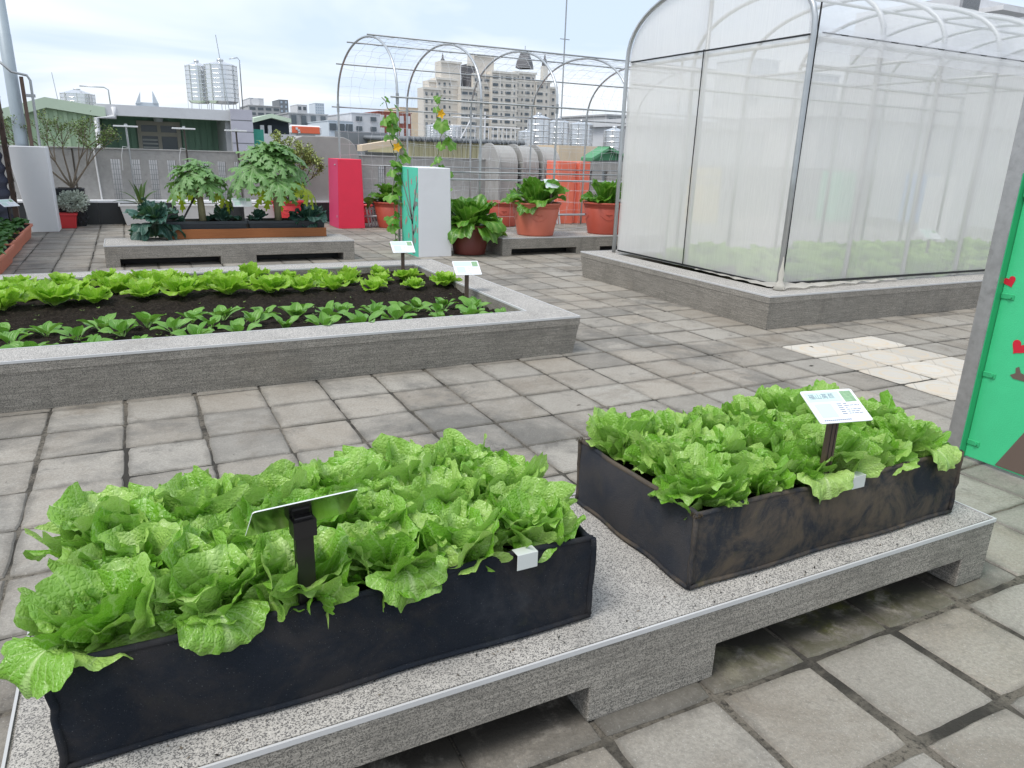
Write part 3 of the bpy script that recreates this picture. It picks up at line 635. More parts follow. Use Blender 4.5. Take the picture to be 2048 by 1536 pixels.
hl = top('vent_hood', (4.0, 17.6, 0), 'wide rounded concrete vent hood behind the crimson pillar', 'vent hood', 'concrete vent hoods on the parapet')
part('shell', MB().prism([(3.2, 0), (3.2, 1.45), (3.26, 1.66), (3.4, 1.80), (3.55, 1.86), (4.45, 1.86), (4.6, 1.80), (4.72, 1.68), (4.80, 1.45), (4.81, 0)], 'y', 17.3, 18.3), M['concrete_lt'], hl, bevel=.01)

# ---------------------------------------------------------------- pipe arch tunnel
tr = top('pipe_arch_trellis', (7, 13.9, 0), 'galvanised pipe arch trellis with string netting over the walkway', 'trellis')
AX = [3.98, 5.45, 6.93, 8.46, 9.95, 11.4]; YA, YB, ZE, ZP = 12.0, 15.8, 2.42, 3.5
def archpts(x, n=28, dy=0.): return [(x, (YA+YB)/2-(YB-YA)/2*math.cos(math.pi*i/n), ZE+(ZP-ZE)*math.sin(math.pi*i/n)**.88) for i in range(n+1)]
for x in AX:
    a = part('arch', MB().tube([(x, YA, 0), (x, YA, 1.2)]+archpts(x)+[(x, YB, 1.2), (x, YB, 0)], .021, 8), M['pipe'], tr, smooth=True)
    for y in (YA, YB): part('coupling', MB().tube([(x, y, ZE-.1), (x, y, ZE+.06)], .027, 8), M['pipe_dull'], a)
def arcat(y):
    lo, hi = 0., 1.
    c = max(-1, min(1, ((YA+YB)/2-y)/((YB-YA)/2))); t = math.acos(c); return ZE+(ZP-ZE)*math.sin(t)**.88
for (y, z) in ((YA-.03, ZE), (YB+.03, ZE), (YA-.03, 1.29), (YB+.03, 1.29), (15.35, arcat(15.35)+.03), (13.2, arcat(13.2)+.03), (14.5, arcat(14.5)+.03), (YB-.03, .24)):
    part('purlin', MB().tube([(AX[0]-.12, y, z), (AX[-1]+.1, y, z)], .015 if z > .3 else .03, 6), M['pipe_dull'] if z > .3 else M['pipe'], tr, smooth=True)
part('purlin', MB().tube([(4.55, YA-.035, 1.17), (AX[-1]+.1, YA-.035, 1.17)], .017, 6), M['pipe'], tr)
st = MB(); rr = random.Random(2)
def skin(t):   # t 0..1 from near foot over to far foot
    s = t*2*2.42+t*0
    if t < .25: return (YA-.04, .1+t/.25*(ZE-.1))
    if t > .75: return (YB+.04, .1+(1-t)/.25*(ZE-.1))
    q = (t-.25)/.5; return ((YA+YB)/2-(YB-YA)/2*math.cos(math.pi*q), ZE+(ZP-ZE)*math.sin(math.pi*q)**.88+.01)
for k in range(1, 40):
    t = k/40; y, z = skin(t); n = 24
    st.tube([(AX[0]+(AX[-1]-AX[0])*i/n, y+rr.uniform(-.03,.03), z+rr.uniform(-.035,.02)) for i in range(n+1)], .0022, 3, cap=False)
for k in range(1, 32):
    x = AX[0]+(AX[-1]-AX[0])*k/32; st.tube([(x+rr.uniform(-.05,.05), *[a+rr.uniform(-.02,.02) for a in skin(i/40)]) for i in range(41)], .0022, 3, cap=False)
o = part('string_net', st, M['string'], tr); o['kind'] = 'stuff'

# ---------------------------------------------------------------- net house
nh = top('net_greenhouse', (9.8, 7.0, .345), 'tall white insect net greenhouse with clear plastic arched roof', 'greenhouse')
GX0, GX1, GY0, GY1, GE, GH_, GB = 6.0, 13.0, 5.56, 8.46, 2.80, .70, .35
GM = (GY0+GY1)/2; GW = (GY1-GY0)/2
def garc(q, o=0.): return (GM-(GW+o)*math.cos(math.pi*q), GE+(GH_+o)*math.sin(math.pi*q)**.85)
hx = [GX0+i*.98 for i in range(8)]
for i, x in enumerate(hx):
    if i == 0: continue
    part('hoop', MB().tube([(x, GY0, GB), (x, GY0, 1.5), (x, GY0, GE-.05)]+[(x, *garc(k/20)) for k in range(21)]+[(x, GY1, GE-.05), (x, GY1, 1.5), (x, GY1, GB)], .026 if i else .032, 8), M['pipe_white'] if i else M['pipe'], nh, smooth=True)
for y, z, r in ((GY0+.02, GE-.04, .024), (GY1-.02, GE-.04, .024), (GM, GE+GH_-.03, .02), (GY0+.06, 2.52, .018), (GY1-.06, 2.52, .018)): part('rail', MB().tube([(GX0-.02, y, z), (hx[-1], y, z)], r, 8), M['pipe_white'], nh, smooth=True)
for x in (hx[0]+.03, hx[2], hx[4], hx[6]): part('tie_rail', MB().tube([(x, GY0, GE-.06), (x, GY1, GE-.06)], .018, 8), M['pipe_white'], nh, smooth=True)
def goarc(q): return (GM-(GW+.06)*math.cos(math.pi*q), GE+(GH_+.03)*math.sin(math.pi*q)**.85)
part('hoop', MB().tube([(GX0-.065, GY0-.06, GB), (GX0-.065, GY0-.06, 1.5), (GX0-.065, GY0-.06, GE-.05)]+[(GX0-.065, *goarc(k/24)) for k in range(25)]+[(GX0-.065, GY1+.06, GE-.05), (GX0-.065, GY1+.06, 1.5), (GX0-.065, GY1+.06, GB)], .027, 10), M['pipe'], nh, smooth=True)
part('door_post', MB().tube([(GX0+.02, GM+.08, GB), (GX0+.02, GM+.08, GE+GH_-.04)], .025, 8), M['pipe'], nh, smooth=True)
part('door_post', MB().tube([(GX0+.02, GM+.5, GB), (GX0+.02, GM+.5, GE-.03)], .014, 6), M['pipe_white'], nh, smooth=True)
rr = random.Random(12); wv = [rr.uniform(0, 6) for _ in range(6)]
def wr(a, b): return .006*math.sin(a*9+wv[0])*math.sin(b*2.2+wv[1])+.004*math.sin(a*23+wv[2]+b*1.5)+.003*math.sin(b*7+wv[3])
part('net_wall', MB().grid(lambda u, w: (GX0+(hx[-1]-GX0)*u, GY0-.035+wr(u*7, w*3), GB+.01+(GE-GB-.01)*w), 70, 24), M['net'], nh, smooth=True)
part('net_wall', MB().grid(lambda u, w: (GX0+(hx[-1]-GX0)*u, GY1+.035+wr(u*7+3, w*3), GB+.01+(GE-GB-.01)*w), 40, 12), M['net'], nh, smooth=True)
part('net_wall', MB().grid(lambda u, w: (GX0-.035+wr(u*4+1, w*3), GY0-.035+(GY1-GY0+.07)*u, GB+.01+(GE-GB-.01)*w), 36, 24), M['net'], nh, smooth=True)
part('net_wall', MB().grid(lambda u, w: (hx[-1]+.035, GY0-.035+(GY1-GY0+.07)*u, GB+.01+(GE-GB-.01)*w), 10, 6), M['net'], nh, smooth=True)
gab = MB(); n = 20; gab.add([(GX0-.034, GM, GE+.002)]+[(GX0-.034, *garc(k/n, .03)) for k in range(n+1)], [(0, k+1, k+2) for k in range(n)]); part('gable_net', gab, M['net'], nh)
gab = MB(); gab.add([(hx[-1]+.034, GM, GE+.002)]+[(hx[-1]+.034, *garc(k/n, .03)) for k in range(n+1)], [(0, k+1, k+2) for k in range(n)]); part('gable_net', gab, M['net'], nh)
def roof(u, w):
    y, z = garc(u, .035); x = GX0-.10+(hx[-1]-GX0+.2)*w
    sag = .018*math.sin((x-GX0)/.98*math.pi)**2*math.sin(u*math.pi); return (x+.01*math.sin(u*20), y+.012*math.sin(x*11+u*4)*(1-math.sin(u*math.pi)), z-sag+.006*math.sin(x*17+u*9))
part('plastic_roof', MB().grid(roof, 24, 100), M['plastic'], nh, smooth=True)
part('roof_skirt', MB().grid(lambda u, w: (GX0-.1+(hx[-1]-GX0+.2)*u, GY0-.042-.03*(1-w)+.012*math.sin(u*120)*(1-w), GE+.06-.22*(1-w)), 160, 4), M['plastic'], nh, smooth=True)
for q in ((GX0, GY0-.048, GB+.035, hx[-1], GY0-.04, GB+.06), (GX0-.048, GY0, GB+.02, GX0-.04, GY1, GB+.04), (GX0-.048, GY0, GE-.025, GX0-.04, GY1, GE-.008), (GX0+.06, GY0-.048, GE-.002, hx[-1], GY0-.044, GE+.009)):
    part('clip_strip', MB().box(*q), M['blacktrim'], nh)
for x_, y, r in ((GX0-.035, GY0-.075, .009), (GX0-.045, GM+.06, .006)): part('zip_strip', MB().tube([(x_, y, GB+.04), (x_, y+.008, 1.4), (x_, y, GE+(.25 if r > .0085 else 0))], r, 5), M['blacktrim'], nh)
def fold(u, w): return (GX0-.12+1.9*u, GY0-.05-.13*w*(1-.75*u)+.02*math.sin(u*30), GB+.012+.05*(1-w)*math.exp(-u*3)+.014*abs(math.sin(u*21+w*3)))
part('loose_net', MB().grid(fold, 40, 6), M['netfold'], nh, smooth=True)
part('loose_net', MB().grid(lambda u, w: (GX0-.05-.10*w*(1-.7*u)+.012*math.sin(u*25), GY0-.06+1.3*u, GB+.012+.04*(1-w)*math.exp(-u*4)+.010*abs(math.sin(u*17+w*2))), 30, 6), M['netfold'], nh, smooth=True)
part('tied_bunch', MB().lathe([(.0,.0),(.07,.004),(.045,.05),(.022,.10),(.030,.16),(.012,.26),(.004,.34)], 9, (GX0-.10, GY0-.11, GB)), M['netfold'], nh, smooth=True)
s_ = (9.9, 6.6); plant_sign(s_[0], s_[1], .22, .72, .27, .19, math.radians(38), -.2, 'white plant sign standing inside the net greenhouse', 1)
# ---------------------------------------------------------------- leaves
def bendmap(x, y, z, L, b0, b1, n=14):
    """lay a flat leaf point (x across, y along, z lift) on an arc whose rise turns from b0 to b1"""
    t = max(y, 0)/L; k = 8; o = h = 0.
    for i in range(k):
        a = b0+(b1-b0)*(t*(i+.5)/k)**1.15; o += math.cos(a)*y/k; h += math.sin(a)*y/k
    a = b0+(b1-b0)*t**1.15
    return (x, o-math.sin(a)*z, h+math.cos(a)*z)
def fan_leaf(seed, L, spread, b0, b1, cup, ruf, frq, jag, nr=11, nt=28, pet=.10, wide=1., crk=0.):
    r = random.Random(seed); p = [r.uniform(0, 6.28) for _ in range(12)]; twist = r.uniform(-.2, .2)
    jg = [r.uniform(-1, 1) for _ in range(nt+1)]; asym = r.uniform(-.14, .14); lob = r.uniform(.03, .09)
    def f(w, s):                     # w across 0..1, s base..tip
        th = w*2-1; R = L*(1-.20*abs(th)**1.6+asym*th*.5)*(1+jag*jg[round(w*nt)]*(s**5)+lob*math.sin(th*7+p[0])*s**2+.04*math.sin(th*17+p[5])*s**4)
        g = min(1, s/.45); g = g*g*(3-2*g); A = th*spread*(.18+.82*g)
        x = s*R*math.sin(A)*wide + th*L*pet*(1-s)*.35; y = s*R*(math.cos(A)*.80+.20)
        e = s**3.4; z = ruf*e*(math.sin(th*frq+p[1])*(.35+.65*abs(th))+.6*math.sin(th*frq*2.1+p[2]+s*3)*e+.35*math.sin(th*frq*3.7+p[3])*e)
        q = min(1, s*1.6)*(.25+.75*min(1, abs(th)*5))
        z += crk*q*(math.sin(s*26+th*5+p[4])*math.sin(th*17+p[6]+s*4)+.6*math.sin(s*44+th*11+p[7])*math.sin(th*31+p[8]))
        z -= crk*1.5*math.exp(-(th/.07)**2)*(1-s)
        z += .012*math.sin(s*7+th*4+p[9])*s*L*5
        z += cup*x*x/L + twist*x*s*.5
        return bendmap(x, y, z, L, b0, b1)
    return MB().grid(f, nt, nr)
def blade_leaf(seed, L, Wd, b0, b1, fold, wave, pet=.35, nl=10, nw=6, round_=.62):
    r = random.Random(seed); p = [r.uniform(0, 6.28) for _ in range(4)]; tw = r.uniform(-.3, .3)
    def f(w, s):
        th = w*2-1
        if s < pet: hw = Wd*.11*(1+.6*(s/pet)**3)
        else:
            q = (s-pet)/(1-pet); hw = Wd*max(.02, math.sin(math.pi*min(1, q**round_*.97+.02))**.62)
            hw = max(hw, Wd*.11*1.6*(1-q*2)) if q < .3 else hw
        x = th*hw; z = fold*abs(th)*hw + wave*Wd*math.sin(s*13+p[0]+th*2)*th*th*(s > pet) + tw*x*s
        return bendmap(x, s*L, z, L, b0, b1)
    return MB().grid(f, nw, nl)
D = math.radians
def head(name, loc, pools, rings, label, cat, group, scale, rng, rz=None):
    """rosette: rings = (count, pool index, start radius, scale, tilt jitter)"""
    h = top(name, loc, label, cat, group); az = rng.uniform(0, 6.28) if rz is None else rz
    for cnt, pi, r0, sc, jit in rings:
        for k in range(cnt):
            az += 2.39996+rng.uniform(-.25, .25); me = rng.choice(pools[pi]); o = link('leaf', me, h)
            s = sc*scale*rng.uniform(.88, 1.12)
            o.location = (-math.sin(az)*-0+math.cos(az)*r0*scale, math.sin(az)*r0*scale, rng.uniform(0, .008))
            o.rotation_euler = (rng.uniform(-jit, jit), rng.uniform(-jit, jit)*.6, az-math.pi/2); o.scale = (s*rng.uniform(.92, 1.08), s, s*rng.uniform(.92, 1.08))
    return h
def mk(nm, mat, lst): return [m.mesh(nm, mat, smooth=True) for m in lst]
# big loose-leaf lettuce of the near planters
LP = [mk('leaf', M['lettuce'], [fan_leaf(100+i, .160, 1.45, D(48), D(-30), .30, .0145, 11, .018, 18, 56, .14, 1.18, .0020) for i in range(7)]),
      mk('leaf', M['lettuce'], [fan_leaf(120+i, .165, 1.48, D(66), D(8), .6, .0155, 11, .018, 18, 56, .14, 1.18, .0022) for i in range(8)]),
      mk('leaf', M['lettuce'], [fan_leaf(140+i, .152, 1.46, D(80), D(44), 1.1, .0155, 11, .018, 18, 56, .14, 1.12, .0022) for i in range(8)]),
      mk('leaf', M['lettuce'], [fan_leaf(160+i, .108, 1.35, D(88), D(86), 2.0, .014, 11, .018, 12, 44, .14, 1., .0022) for i in range(6)]),
      mk('leaf', M['lettuce'], [fan_leaf(180+i, .15, 1.40, D(22), D(-112), .2, .010, 8, .012, 18, 48, .14, 1.05, .0022) for i in range(4)])]
RL = [(2, 0, .014, 1., .14), (4, 1, .014, 1., .22), (4, 2, .012, 1., .26), (4, 3, .006, 1., .26)]
rl = random.Random(21)
for PLN, nx, ny, lab, grp, sc0 in ((PL, 6, 3, 'frilly lettuce growing in the clean black felt planter', 'lettuces in the clean black planter', .93), (PR, 6, 3, 'frilly lettuce growing in the stained felt planter', 'lettuces in the stained planter', .85)):
    x0, y0, x1, y1 = PLN
    for i in range(nx):
        for j in range(ny):
            x = x0+.13+(x1-x0-.25)*(i+(.14 if j % 2 else -.04))/(nx-.9)+rl.uniform(-.02, .02); y = y0+.13+(y1-y0-.25)*j/(ny-1)+rl.uniform(-.015, .015)
            h = head('lettuce', (x, y, PZ-.045), LP, RL, lab.replace(' growing in', (' in the row along the front rim of', ' in the middle row of', ' in the row along the back rim of')[j]), 'lettuce', grp, sc0*rl.uniform(.92, 1.1), rl)
            if j == 0 and PLN is PL and i in (0, 1, 3) or (j == 0 and PLN is PR and i in (3, 5)):
                o = link('leaf', LP[4][i % 4], h); o.rotation_euler = (0, 0, math.pi+rl.uniform(-.3, .3)); o.location = (-.17 if PLN is PR and i == 3 else 0, y0-y+.045, .072); o.scale = (.85,)*3
                if i == 0: o.location = (x0-x+.025, y0-y+.035, .078); o.rotation_euler.z = math.pi-.9
                h['label'] = lab.replace('growing in', 'with a leaf drooping over the front rim of')
# young lettuces and bok choy of the long bed
YP = [mk('leaf', M['lettuce_hi'], [fan_leaf(200+i, .20, 1.05, D(48), D(-12), .5, .016, 8, .02, 7, 16) for i in range(5)]),
      mk('leaf', M['lettuce_hi'], [fan_leaf(220+i, .18, 1.05, D(70), D(30), 1.0, .016, 8, .02, 7, 16) for i in range(5)]),
      mk('leaf', M['lettuce_hi'], [fan_leaf(240+i, .12, 1.0, D(85), D(75), 1.6, .012, 7, .02, 6, 12) for i in range(4)])]
RY = [(4, 0, .02, 1., .16), (4, 1, .014, 1., .16), (3, 2, .006, 1., .12)]
ry = random.Random(31)
for j, y in enumerate((7.12, 7.62, 8.08)):
    n = 15 if j < 2 else 13
    for i in range(n):
        x = -1.75+i*.35+(.19 if j % 2 else 0)+ry.uniform(-.05, .05)
        if x > 2.86: continue
        yy = y+ry.uniform(-.06, .06); s = (.98 if j < 2 else .85)*ry.uniform(.8, 1.14)*(1 if x < 1.2 else .85)
        head('young_lettuce', (x, yy, bedsoil(x, yy)-.006), YP, RY, 'pale yellow-green young lettuce in the '+('front', 'middle', 'back')[j]+' lettuce row of the long raised bed', 'lettuce', ('front', 'middle', 'back')[j]+' lettuce row in the raised bed', s, ry)
BP = [mk('leaf', M['bok'], [blade_leaf(300+i, .20, .056, D(52), D(5), .35, .10) for i in range(5)]),
      mk('leaf', M['bok'], [blade_leaf(320+i, .18, .055, D(74), D(42), .5, .08) for i in range(5)])]
RB = [(5, 0, .012, .78, .28), (2, 1, .006, .72, .2)]
for j, y in enumerate((5.62, 5.95, 6.3)):
    for i in range(15):
        x = -1.6+i*.315+(.17 if j % 2 else 0)+ry.uniform(-.05, .05)
        if x > 2.93: continue
        yy = y+ry.uniform(-.05, .05)
        head('bok_choy', (x, yy, bedsoil(x, yy)-.006), BP, RB, 'small bok choy in the '+('row along the front rim', 'middle bok choy row', 'row beside the bare soil strip')[j]+' of the raised bed', 'bok choy', 'bok choy '+('row along the rim', 'middle row', 'row by the bare soil')[j], ry.uniform(.85, 1.2), ry)
rs = random.Random(9); m = MB()
for _ in range(150):
    x, y = rs.uniform(-1.6, 2.9), rs.uniform(5.5, 7.2); z = bedsoil(x, y)+.012
    for k in range(3):
        a = rs.uniform(0, 6.28); l = rs.uniform(.012, .028); d = Vector((math.cos(a), math.sin(a), .4))*l; w = Vector((-d.y, d.x, 0))*.3
        m.add([(x, y, z), Vector((x, y, z))+d*.6+w, Vector((x, y, z))+d, Vector((x, y, z))+d*.6-w], [(0,1,2,3)])
o = link('seedlings', m.mesh('seedlings', M['twigleaf'])); tag(o, 'tiny weed seedlings scattered over the dark soil strip', 'seedlings'); o['kind'] = 'stuff'
lm = MB(); rs = random.Random(77)
for _ in range(260):
    x, y = rs.choice(((rs.uniform(-.3, 2.9), rs.uniform(1.46, 1.57)), (rs.uniform(-1, 6), rs.uniform(.6, 5.05)), (rs.uniform(3.3, 6), rs.uniform(4, 9)))); on = -.39 < x < 2.95 and 1.455 < y < 2.31
    if not on and -.45 < x < 3.0 and 1.40 < y < 2.4: continue
    z = (BZ if on else 0)+.004; l = rs.uniform(.003, .008) if on or rs.random() < .88 else rs.uniform(.015, .035); a = rs.uniform(0, 6.28); d = Vector((math.cos(a), math.sin(a), rs.uniform(-.05, .25)))*l; w = Vector((-d.y, d.x, rs.uniform(-.2, .5)*l))*.35; c = Vector((x, y, z))
    lm.add([c-d, c+w, c+d, c-w], [(0,1,2,3)], 0 if rs.random() < .6 else 1)
o = link('leaf_litter', lm.mesh('leaf_litter', [M['bark'], M['soil']])); tag(o, 'dry leaf bits and soil crumbs scattered over the paving', 'litter'); o['kind'] = 'stuff'
# crops under the net: one mesh each
def rosette_mesh(pools, rings, rng, scale):
    out = MB()
    for cnt, pi, r0, sc, jit in rings:
        for k in range(cnt):
            az = rng.uniform(0, 6.28); src = rng.choice(pools[pi]); s = sc*scale*rng.uniform(.85, 1.15)
            T_ = Matrix.Rotation(az, 4, 'Z') @ Matrix.Rotation(rng.uniform(-jit, jit), 4, 'X') @ Matrix.Scale(s, 4)
            b = len(out.v)
            for q, v in enumerate(src.v):
                out.v.append(tuple(T_ @ Vector(v)))
                out.uv[b+q] = src.uv[q]
            out.f += [tuple(b+i for i in f) for f in src.f]; out.mi += [0]*len(src.f)
    return out
cheap = [[fan_leaf(400+i, .24, 1.05, D(50), D(-10), .5, .014, 7, .02, 5, 9) for i in range(3)], [fan_leaf(410+i, .20, 1.05, D(75), D(40), 1., .014, 7, .02, 5, 9) for i in range(3)]]
NHM = [rosette_mesh(cheap, [(5, 0, .01, 1., .2), (5, 1, .01, 1., .2)], random.Random(k), 1.).mesh('lettuce', M['lettuce_hi'], smooth=True) for k in range(4)]
for j, y in enumerate((6.02, 6.42, 6.82, 7.22, 7.65)):
    for i in range(15):
        x = 6.42+i*.44+ry.uniform(-.05, .05)
        if x > 12.6: continue
        yy = y+ry.uniform(-.05, .05)
        o = link('lettuce', NHM[ry.randrange(4)]); o.location = (x, yy, ghsoil(x, yy)-.01); o.rotation_euler.z = ry.uniform(0, 6.28); s = ry.uniform(.85, 1.25)*(1 if j < 3 else 1.2); o.scale = (s, s, s)
        tag(o, 'leafy green crop behind the netting of the greenhouse bed', 'lettuce', 'crops inside the net greenhouse')

# ---------------------------------------------------------------- pots and what grows in them
def pot(loc, R, H_, mat, label, group='round terracotta pots', swag=True):
    p = top('plant_pot', loc, label, 'pot', group); r = R*.72
    part('body', MB().lathe([(0, .0), (r, 0), (r*1.01, .02), (R*.93, H_*.80), (R*.90, H_*.82), (R*.94, H_*.84), (R*.91, H_*.86), (R*.96, H_*.88), (R*.955, H_*.93)], 40), mat, p, True, local=True)
    part('rim', MB().lathe([(R*.955, H_*.925), (R, H_*.935), (R*1.015, H_*.97), (R, H_), (R*.955, H_*.995), (R*.93, H_*.93), (R*.90, H_*.84)], 40), mat, p, True, local=True)
    part('soil', MB().disc((0, 0, H_*.87), R*.92, 32), M['soil'], p, local=True)
    if swag:
        for k in range(4):
            a0 = -math.pi/2-.35+k*math.pi/2; m = MB()
            def on(a, z): q = r+(R*.93-r)*z/(H_*.8)+.000; return (q*math.cos(a), q*math.sin(a), z)
            m.tube([on(a0-.42+.84*i/10, H_*.60-.10*H_*math.sin(math.pi*i/10)*1.4) for i in range(11)], .0045, 5)
            m.tube([on(a0-.16+.32*i/6, H_*(.66-.03*abs(math.sin(i*1.4)))) for i in range(7)], .008, 5); m.tube([on(a0, H_*.64), on(a0, H_*.56)], [.008, .003], 5)
            part('swag_relief', m, mat, p, True, local=True)
    return p
GP = [mk('leaf', M['mustard'], [fan_leaf(500+i, .40, .72, D(58), D(-20), .5, .022, 8, .012, 14, 26, .16, 1.0, .006) for i in range(5)]), mk('leaf', M['mustard'], [fan_leaf(520+i, .38, .72, D(78), D(25), .8, .022, 8, .012, 14, 26, .16, 1.0, .006) for i in range(5)]),
      mk('leaf', M['mustard'], [fan_leaf(540+i, .46, .70, D(40), D(-85), .4, .022, 8, .012, 14, 26, .16, 1.0, .006) for i in range(4)])]
GO = [(5, 0, .03, 1., .2), (5, 1, .02, 1., .2)]
rg = random.Random(41)
pot((6.20, 11.30, .292), .43, .55, M['terracotta'], 'pale terracotta swag pot on the stone bench holding a signed plant')
head('mustard_plant', (6.20, 11.30, .292+.47), GP, [(9, 0, .12, 1.05, .3), (8, 1, .07, 1.1, .3), (2, 2, .14, .8, .2)], 'crinkled dark green mustard plant in the pale terracotta pot', 'plant', 'leafy plants in pots', 1.15, rg)
plant_sign(6.30, 10.98, .74, 1.16, .26, .17, D(55), 0, 'white plant sign stuck in the pale terracotta pot', 1)
pot((7.60, 11.28, .292), .40, .55, M['terracotta_dk'], 'deep red terracotta swag pot on the bench beside the net house')
head('mustard_plant', (7.60, 11.28, .292+.47), GP, [(7, 0, .07, .95, .25), (7, 1, .04, 1.15, .25)], 'bright upright mustard plant in the deep red terracotta pot', 'plant', 'leafy plants in pots', 1.15, rg)
pot((4.96, 11.30, .004), .36, .48, M['maroon'], 'dark maroon pot on the paving beside the white and teal pillar', swag=False)
head('mustard_plant', (4.96, 11.30, .42), GP, [(7, 2, .12, 1.1, .25), (7, 0, .08, 1.15, .25), (7, 1, .05, 1.4, .3)], 'sprawling mustard plant drooping over the dark maroon pot', 'plant', 'leafy plants in pots', 1.05, rg)
pot((7.75, 15.75, .004), .42, .55, M['terracotta_dk'], 'red terracotta pot with a tiny seedling on the far paving')
head('mustard_plant', (7.75, 15.75, .48), GP, [(3, 1, .02, .3, .2)], 'tiny seedling in the far red terracotta pot', 'plant', 'leafy plants in pots', .9, rg)
pot((5.05, 15.72, .004), .40, .55, M['terracotta_dk'], 'deep red pot between the crimson pillar and the teal one', swag=False)
head('mustard_plant', (5.05, 15.72, .48), GP, [(6, 0, .08, 1.1, .2), (6, 1, .04, 1.2, .2), (2, 2, .1, 1.1, .2)], 'tall mustard plant in the pot between crimson and teal pillars', 'plant', 'leafy plants in pots', 1.0, rg)
pot((3.05, 16.75, .004), .36, .50, M['redpot'], 'bright red plastic pot behind the papaya trees', swag=True)
pot((4.75, 16.9, .004), .22, .40, M['redpot'], 'small red pot behind the crimson pillar', swag=False)
def trough(x0, y0, x1, y1, z, h, mat, label, group, tap=.05, lip=.02):
    t = top('planter_trough', ((x0+x1)/2, (y0+y1)/2, z), label, 'planter', group)
    part('body', MB().frustum((x0+tap, y0+tap, x1-tap, y1-tap), (x0, y0, x1, y1), z, z+h-.03), mat, t, bevel=.01)
    m = MB()
    for q in ((x0-lip, y0-lip, x1+lip, y0+.01), (x0-lip, y1-.01, x1+lip, y1+lip), (x0-lip, y0+.01, x0+.01, y1-.01), (x1-.01, y0+.01, x1+lip, y1-.01)): m.box(q[0], q[1], z+h-.045, q[2], q[3], z+h)
    part('rim', m, mat, t, bevel=.004); part('soil', MB().box(x0+.01, y0+.01, z+h-.03, x1-.01, y1-.01, z+h-.012), M['soil'], t); return t
for k, (a, b) in enumerate([(float(aty(u, 420, 16.72)[0]), float(aty(w, 420, 16.72)[0])) for u, w in ((240, 305), (352, 442), (486, 560))]): trough(a, 16.72, b, 17.13, .002, .43, M['whitepot'], ('white plastic planter holding the snake plant by the parapet', 'white plastic planter behind the smaller papaya', 'white plastic planter behind the taller papaya')[k], 'white planters along the ledge', .09)
SP_ = mk('leaf', M['snake'], [blade_leaf(600+i, .45, .035, D(70), D(50), .4, .02, .05, 9, 4, .8) for i in range(3)]); SP2 = mk('leaf', M['snake'], [blade_leaf(610+i, .45, .035, D(35), D(-10), .4, .02, .05, 9, 4, .8) for i in range(3)])
head('snake_plant', (.18, 16.95, .42), [SP_, SP2], [(6, 0, .04, 1., .3), (4, 1, .05, 1., .3)], 'yellow-edged snake plant in the white planter', 'plant', None, 1., rg)
# square black relief pot, small red pot
hp = top('plant_pot', (-1.02, 17.02, 0), 'tall square black pot with embossed scale pattern', 'pot', 'square pots')
part('body', MB().frustum((-1.24, 16.82, -.82, 17.16), (-1.27, 16.80, -.78, 17.16), .002, .72), M['blackpot'], hp, bevel=.006); part('soil', MB().box(-1.22, 16.85, .715, -.83, 17.12, .725), M['soil'], hp)
for i in range(5):
    for j in range(7):
        x, z = -1.19+i*.09+(.045 if j % 2 else 0), .08+j*.085
        part('embossed_scale', MB().prism([(x-.036, z+.02), (x+.036, z+.02), (x+.02, z-.02), (x, z-.032), (x-.02, z-.02)][::-1], 'y', 16.795-.012, 16.83), M['blackpot'], hp, bevel=.008)
rp_ = top('plant_pot', (-1.10, 16.55, 0), 'small square red pot of silvery foliage beside the white pillar', 'pot', 'square pots')
part('body', MB().frustum((-1.22, 16.45, -.98, 16.66), (-1.25, 16.42, -.95, 16.69), .002, .27), M['redpot'], rp_, bevel=.006); part('rim', MB().box(-1.265, 16.405, .24, -.935, 16.705, .285), M['redpot'], rp_, bevel=.006)
def bush(mb, c, rad, n, l, rng, wid=.35, shell=.45):
    for _ in range(n):
        d = Vector((rng.gauss(0,1), rng.gauss(0,1), rng.gauss(0,1))).normalized(); q = shell+(1-shell)*rng.random()
        p = Vector(c)+Vector((d.x*rad[0], d.y*rad[1], d.z*rad[2]))*q
        e = (d*.8+Vector((rng.uniform(-1,1), rng.uniform(-1,1), rng.uniform(-.4,1)))).normalized()*l*rng.uniform(.6, 1.3); w = e.cross(Vector((rng.uniform(-1,1), rng.uniform(-1,1), rng.uniform(-1,1))))
        w = w.normalized()*e.length*wid if w.length > 1e-6 else Vector((l*wid, 0, 0)); mb.add([p, p+e*.5+w, p+e, p+e*.5-w], [(0,1,2,3)])
    return mb
sb = top('silver_bush', (-1.02, 16.55, .28), 'rounded silvery grey bush in the small red pot', 'plant'); part('stem', MB().tube([(-1.1, 16.55, .24), (-1.08, 16.55, .45)], .012), M['bark'], sb)
o = part('foliage', bush(MB(), (-.98, 16.52, .50), (.28, .22, .20), 1500, .055, random.Random(3), .22), M['silverleaf'], sb); o['kind'] = 'stuff'
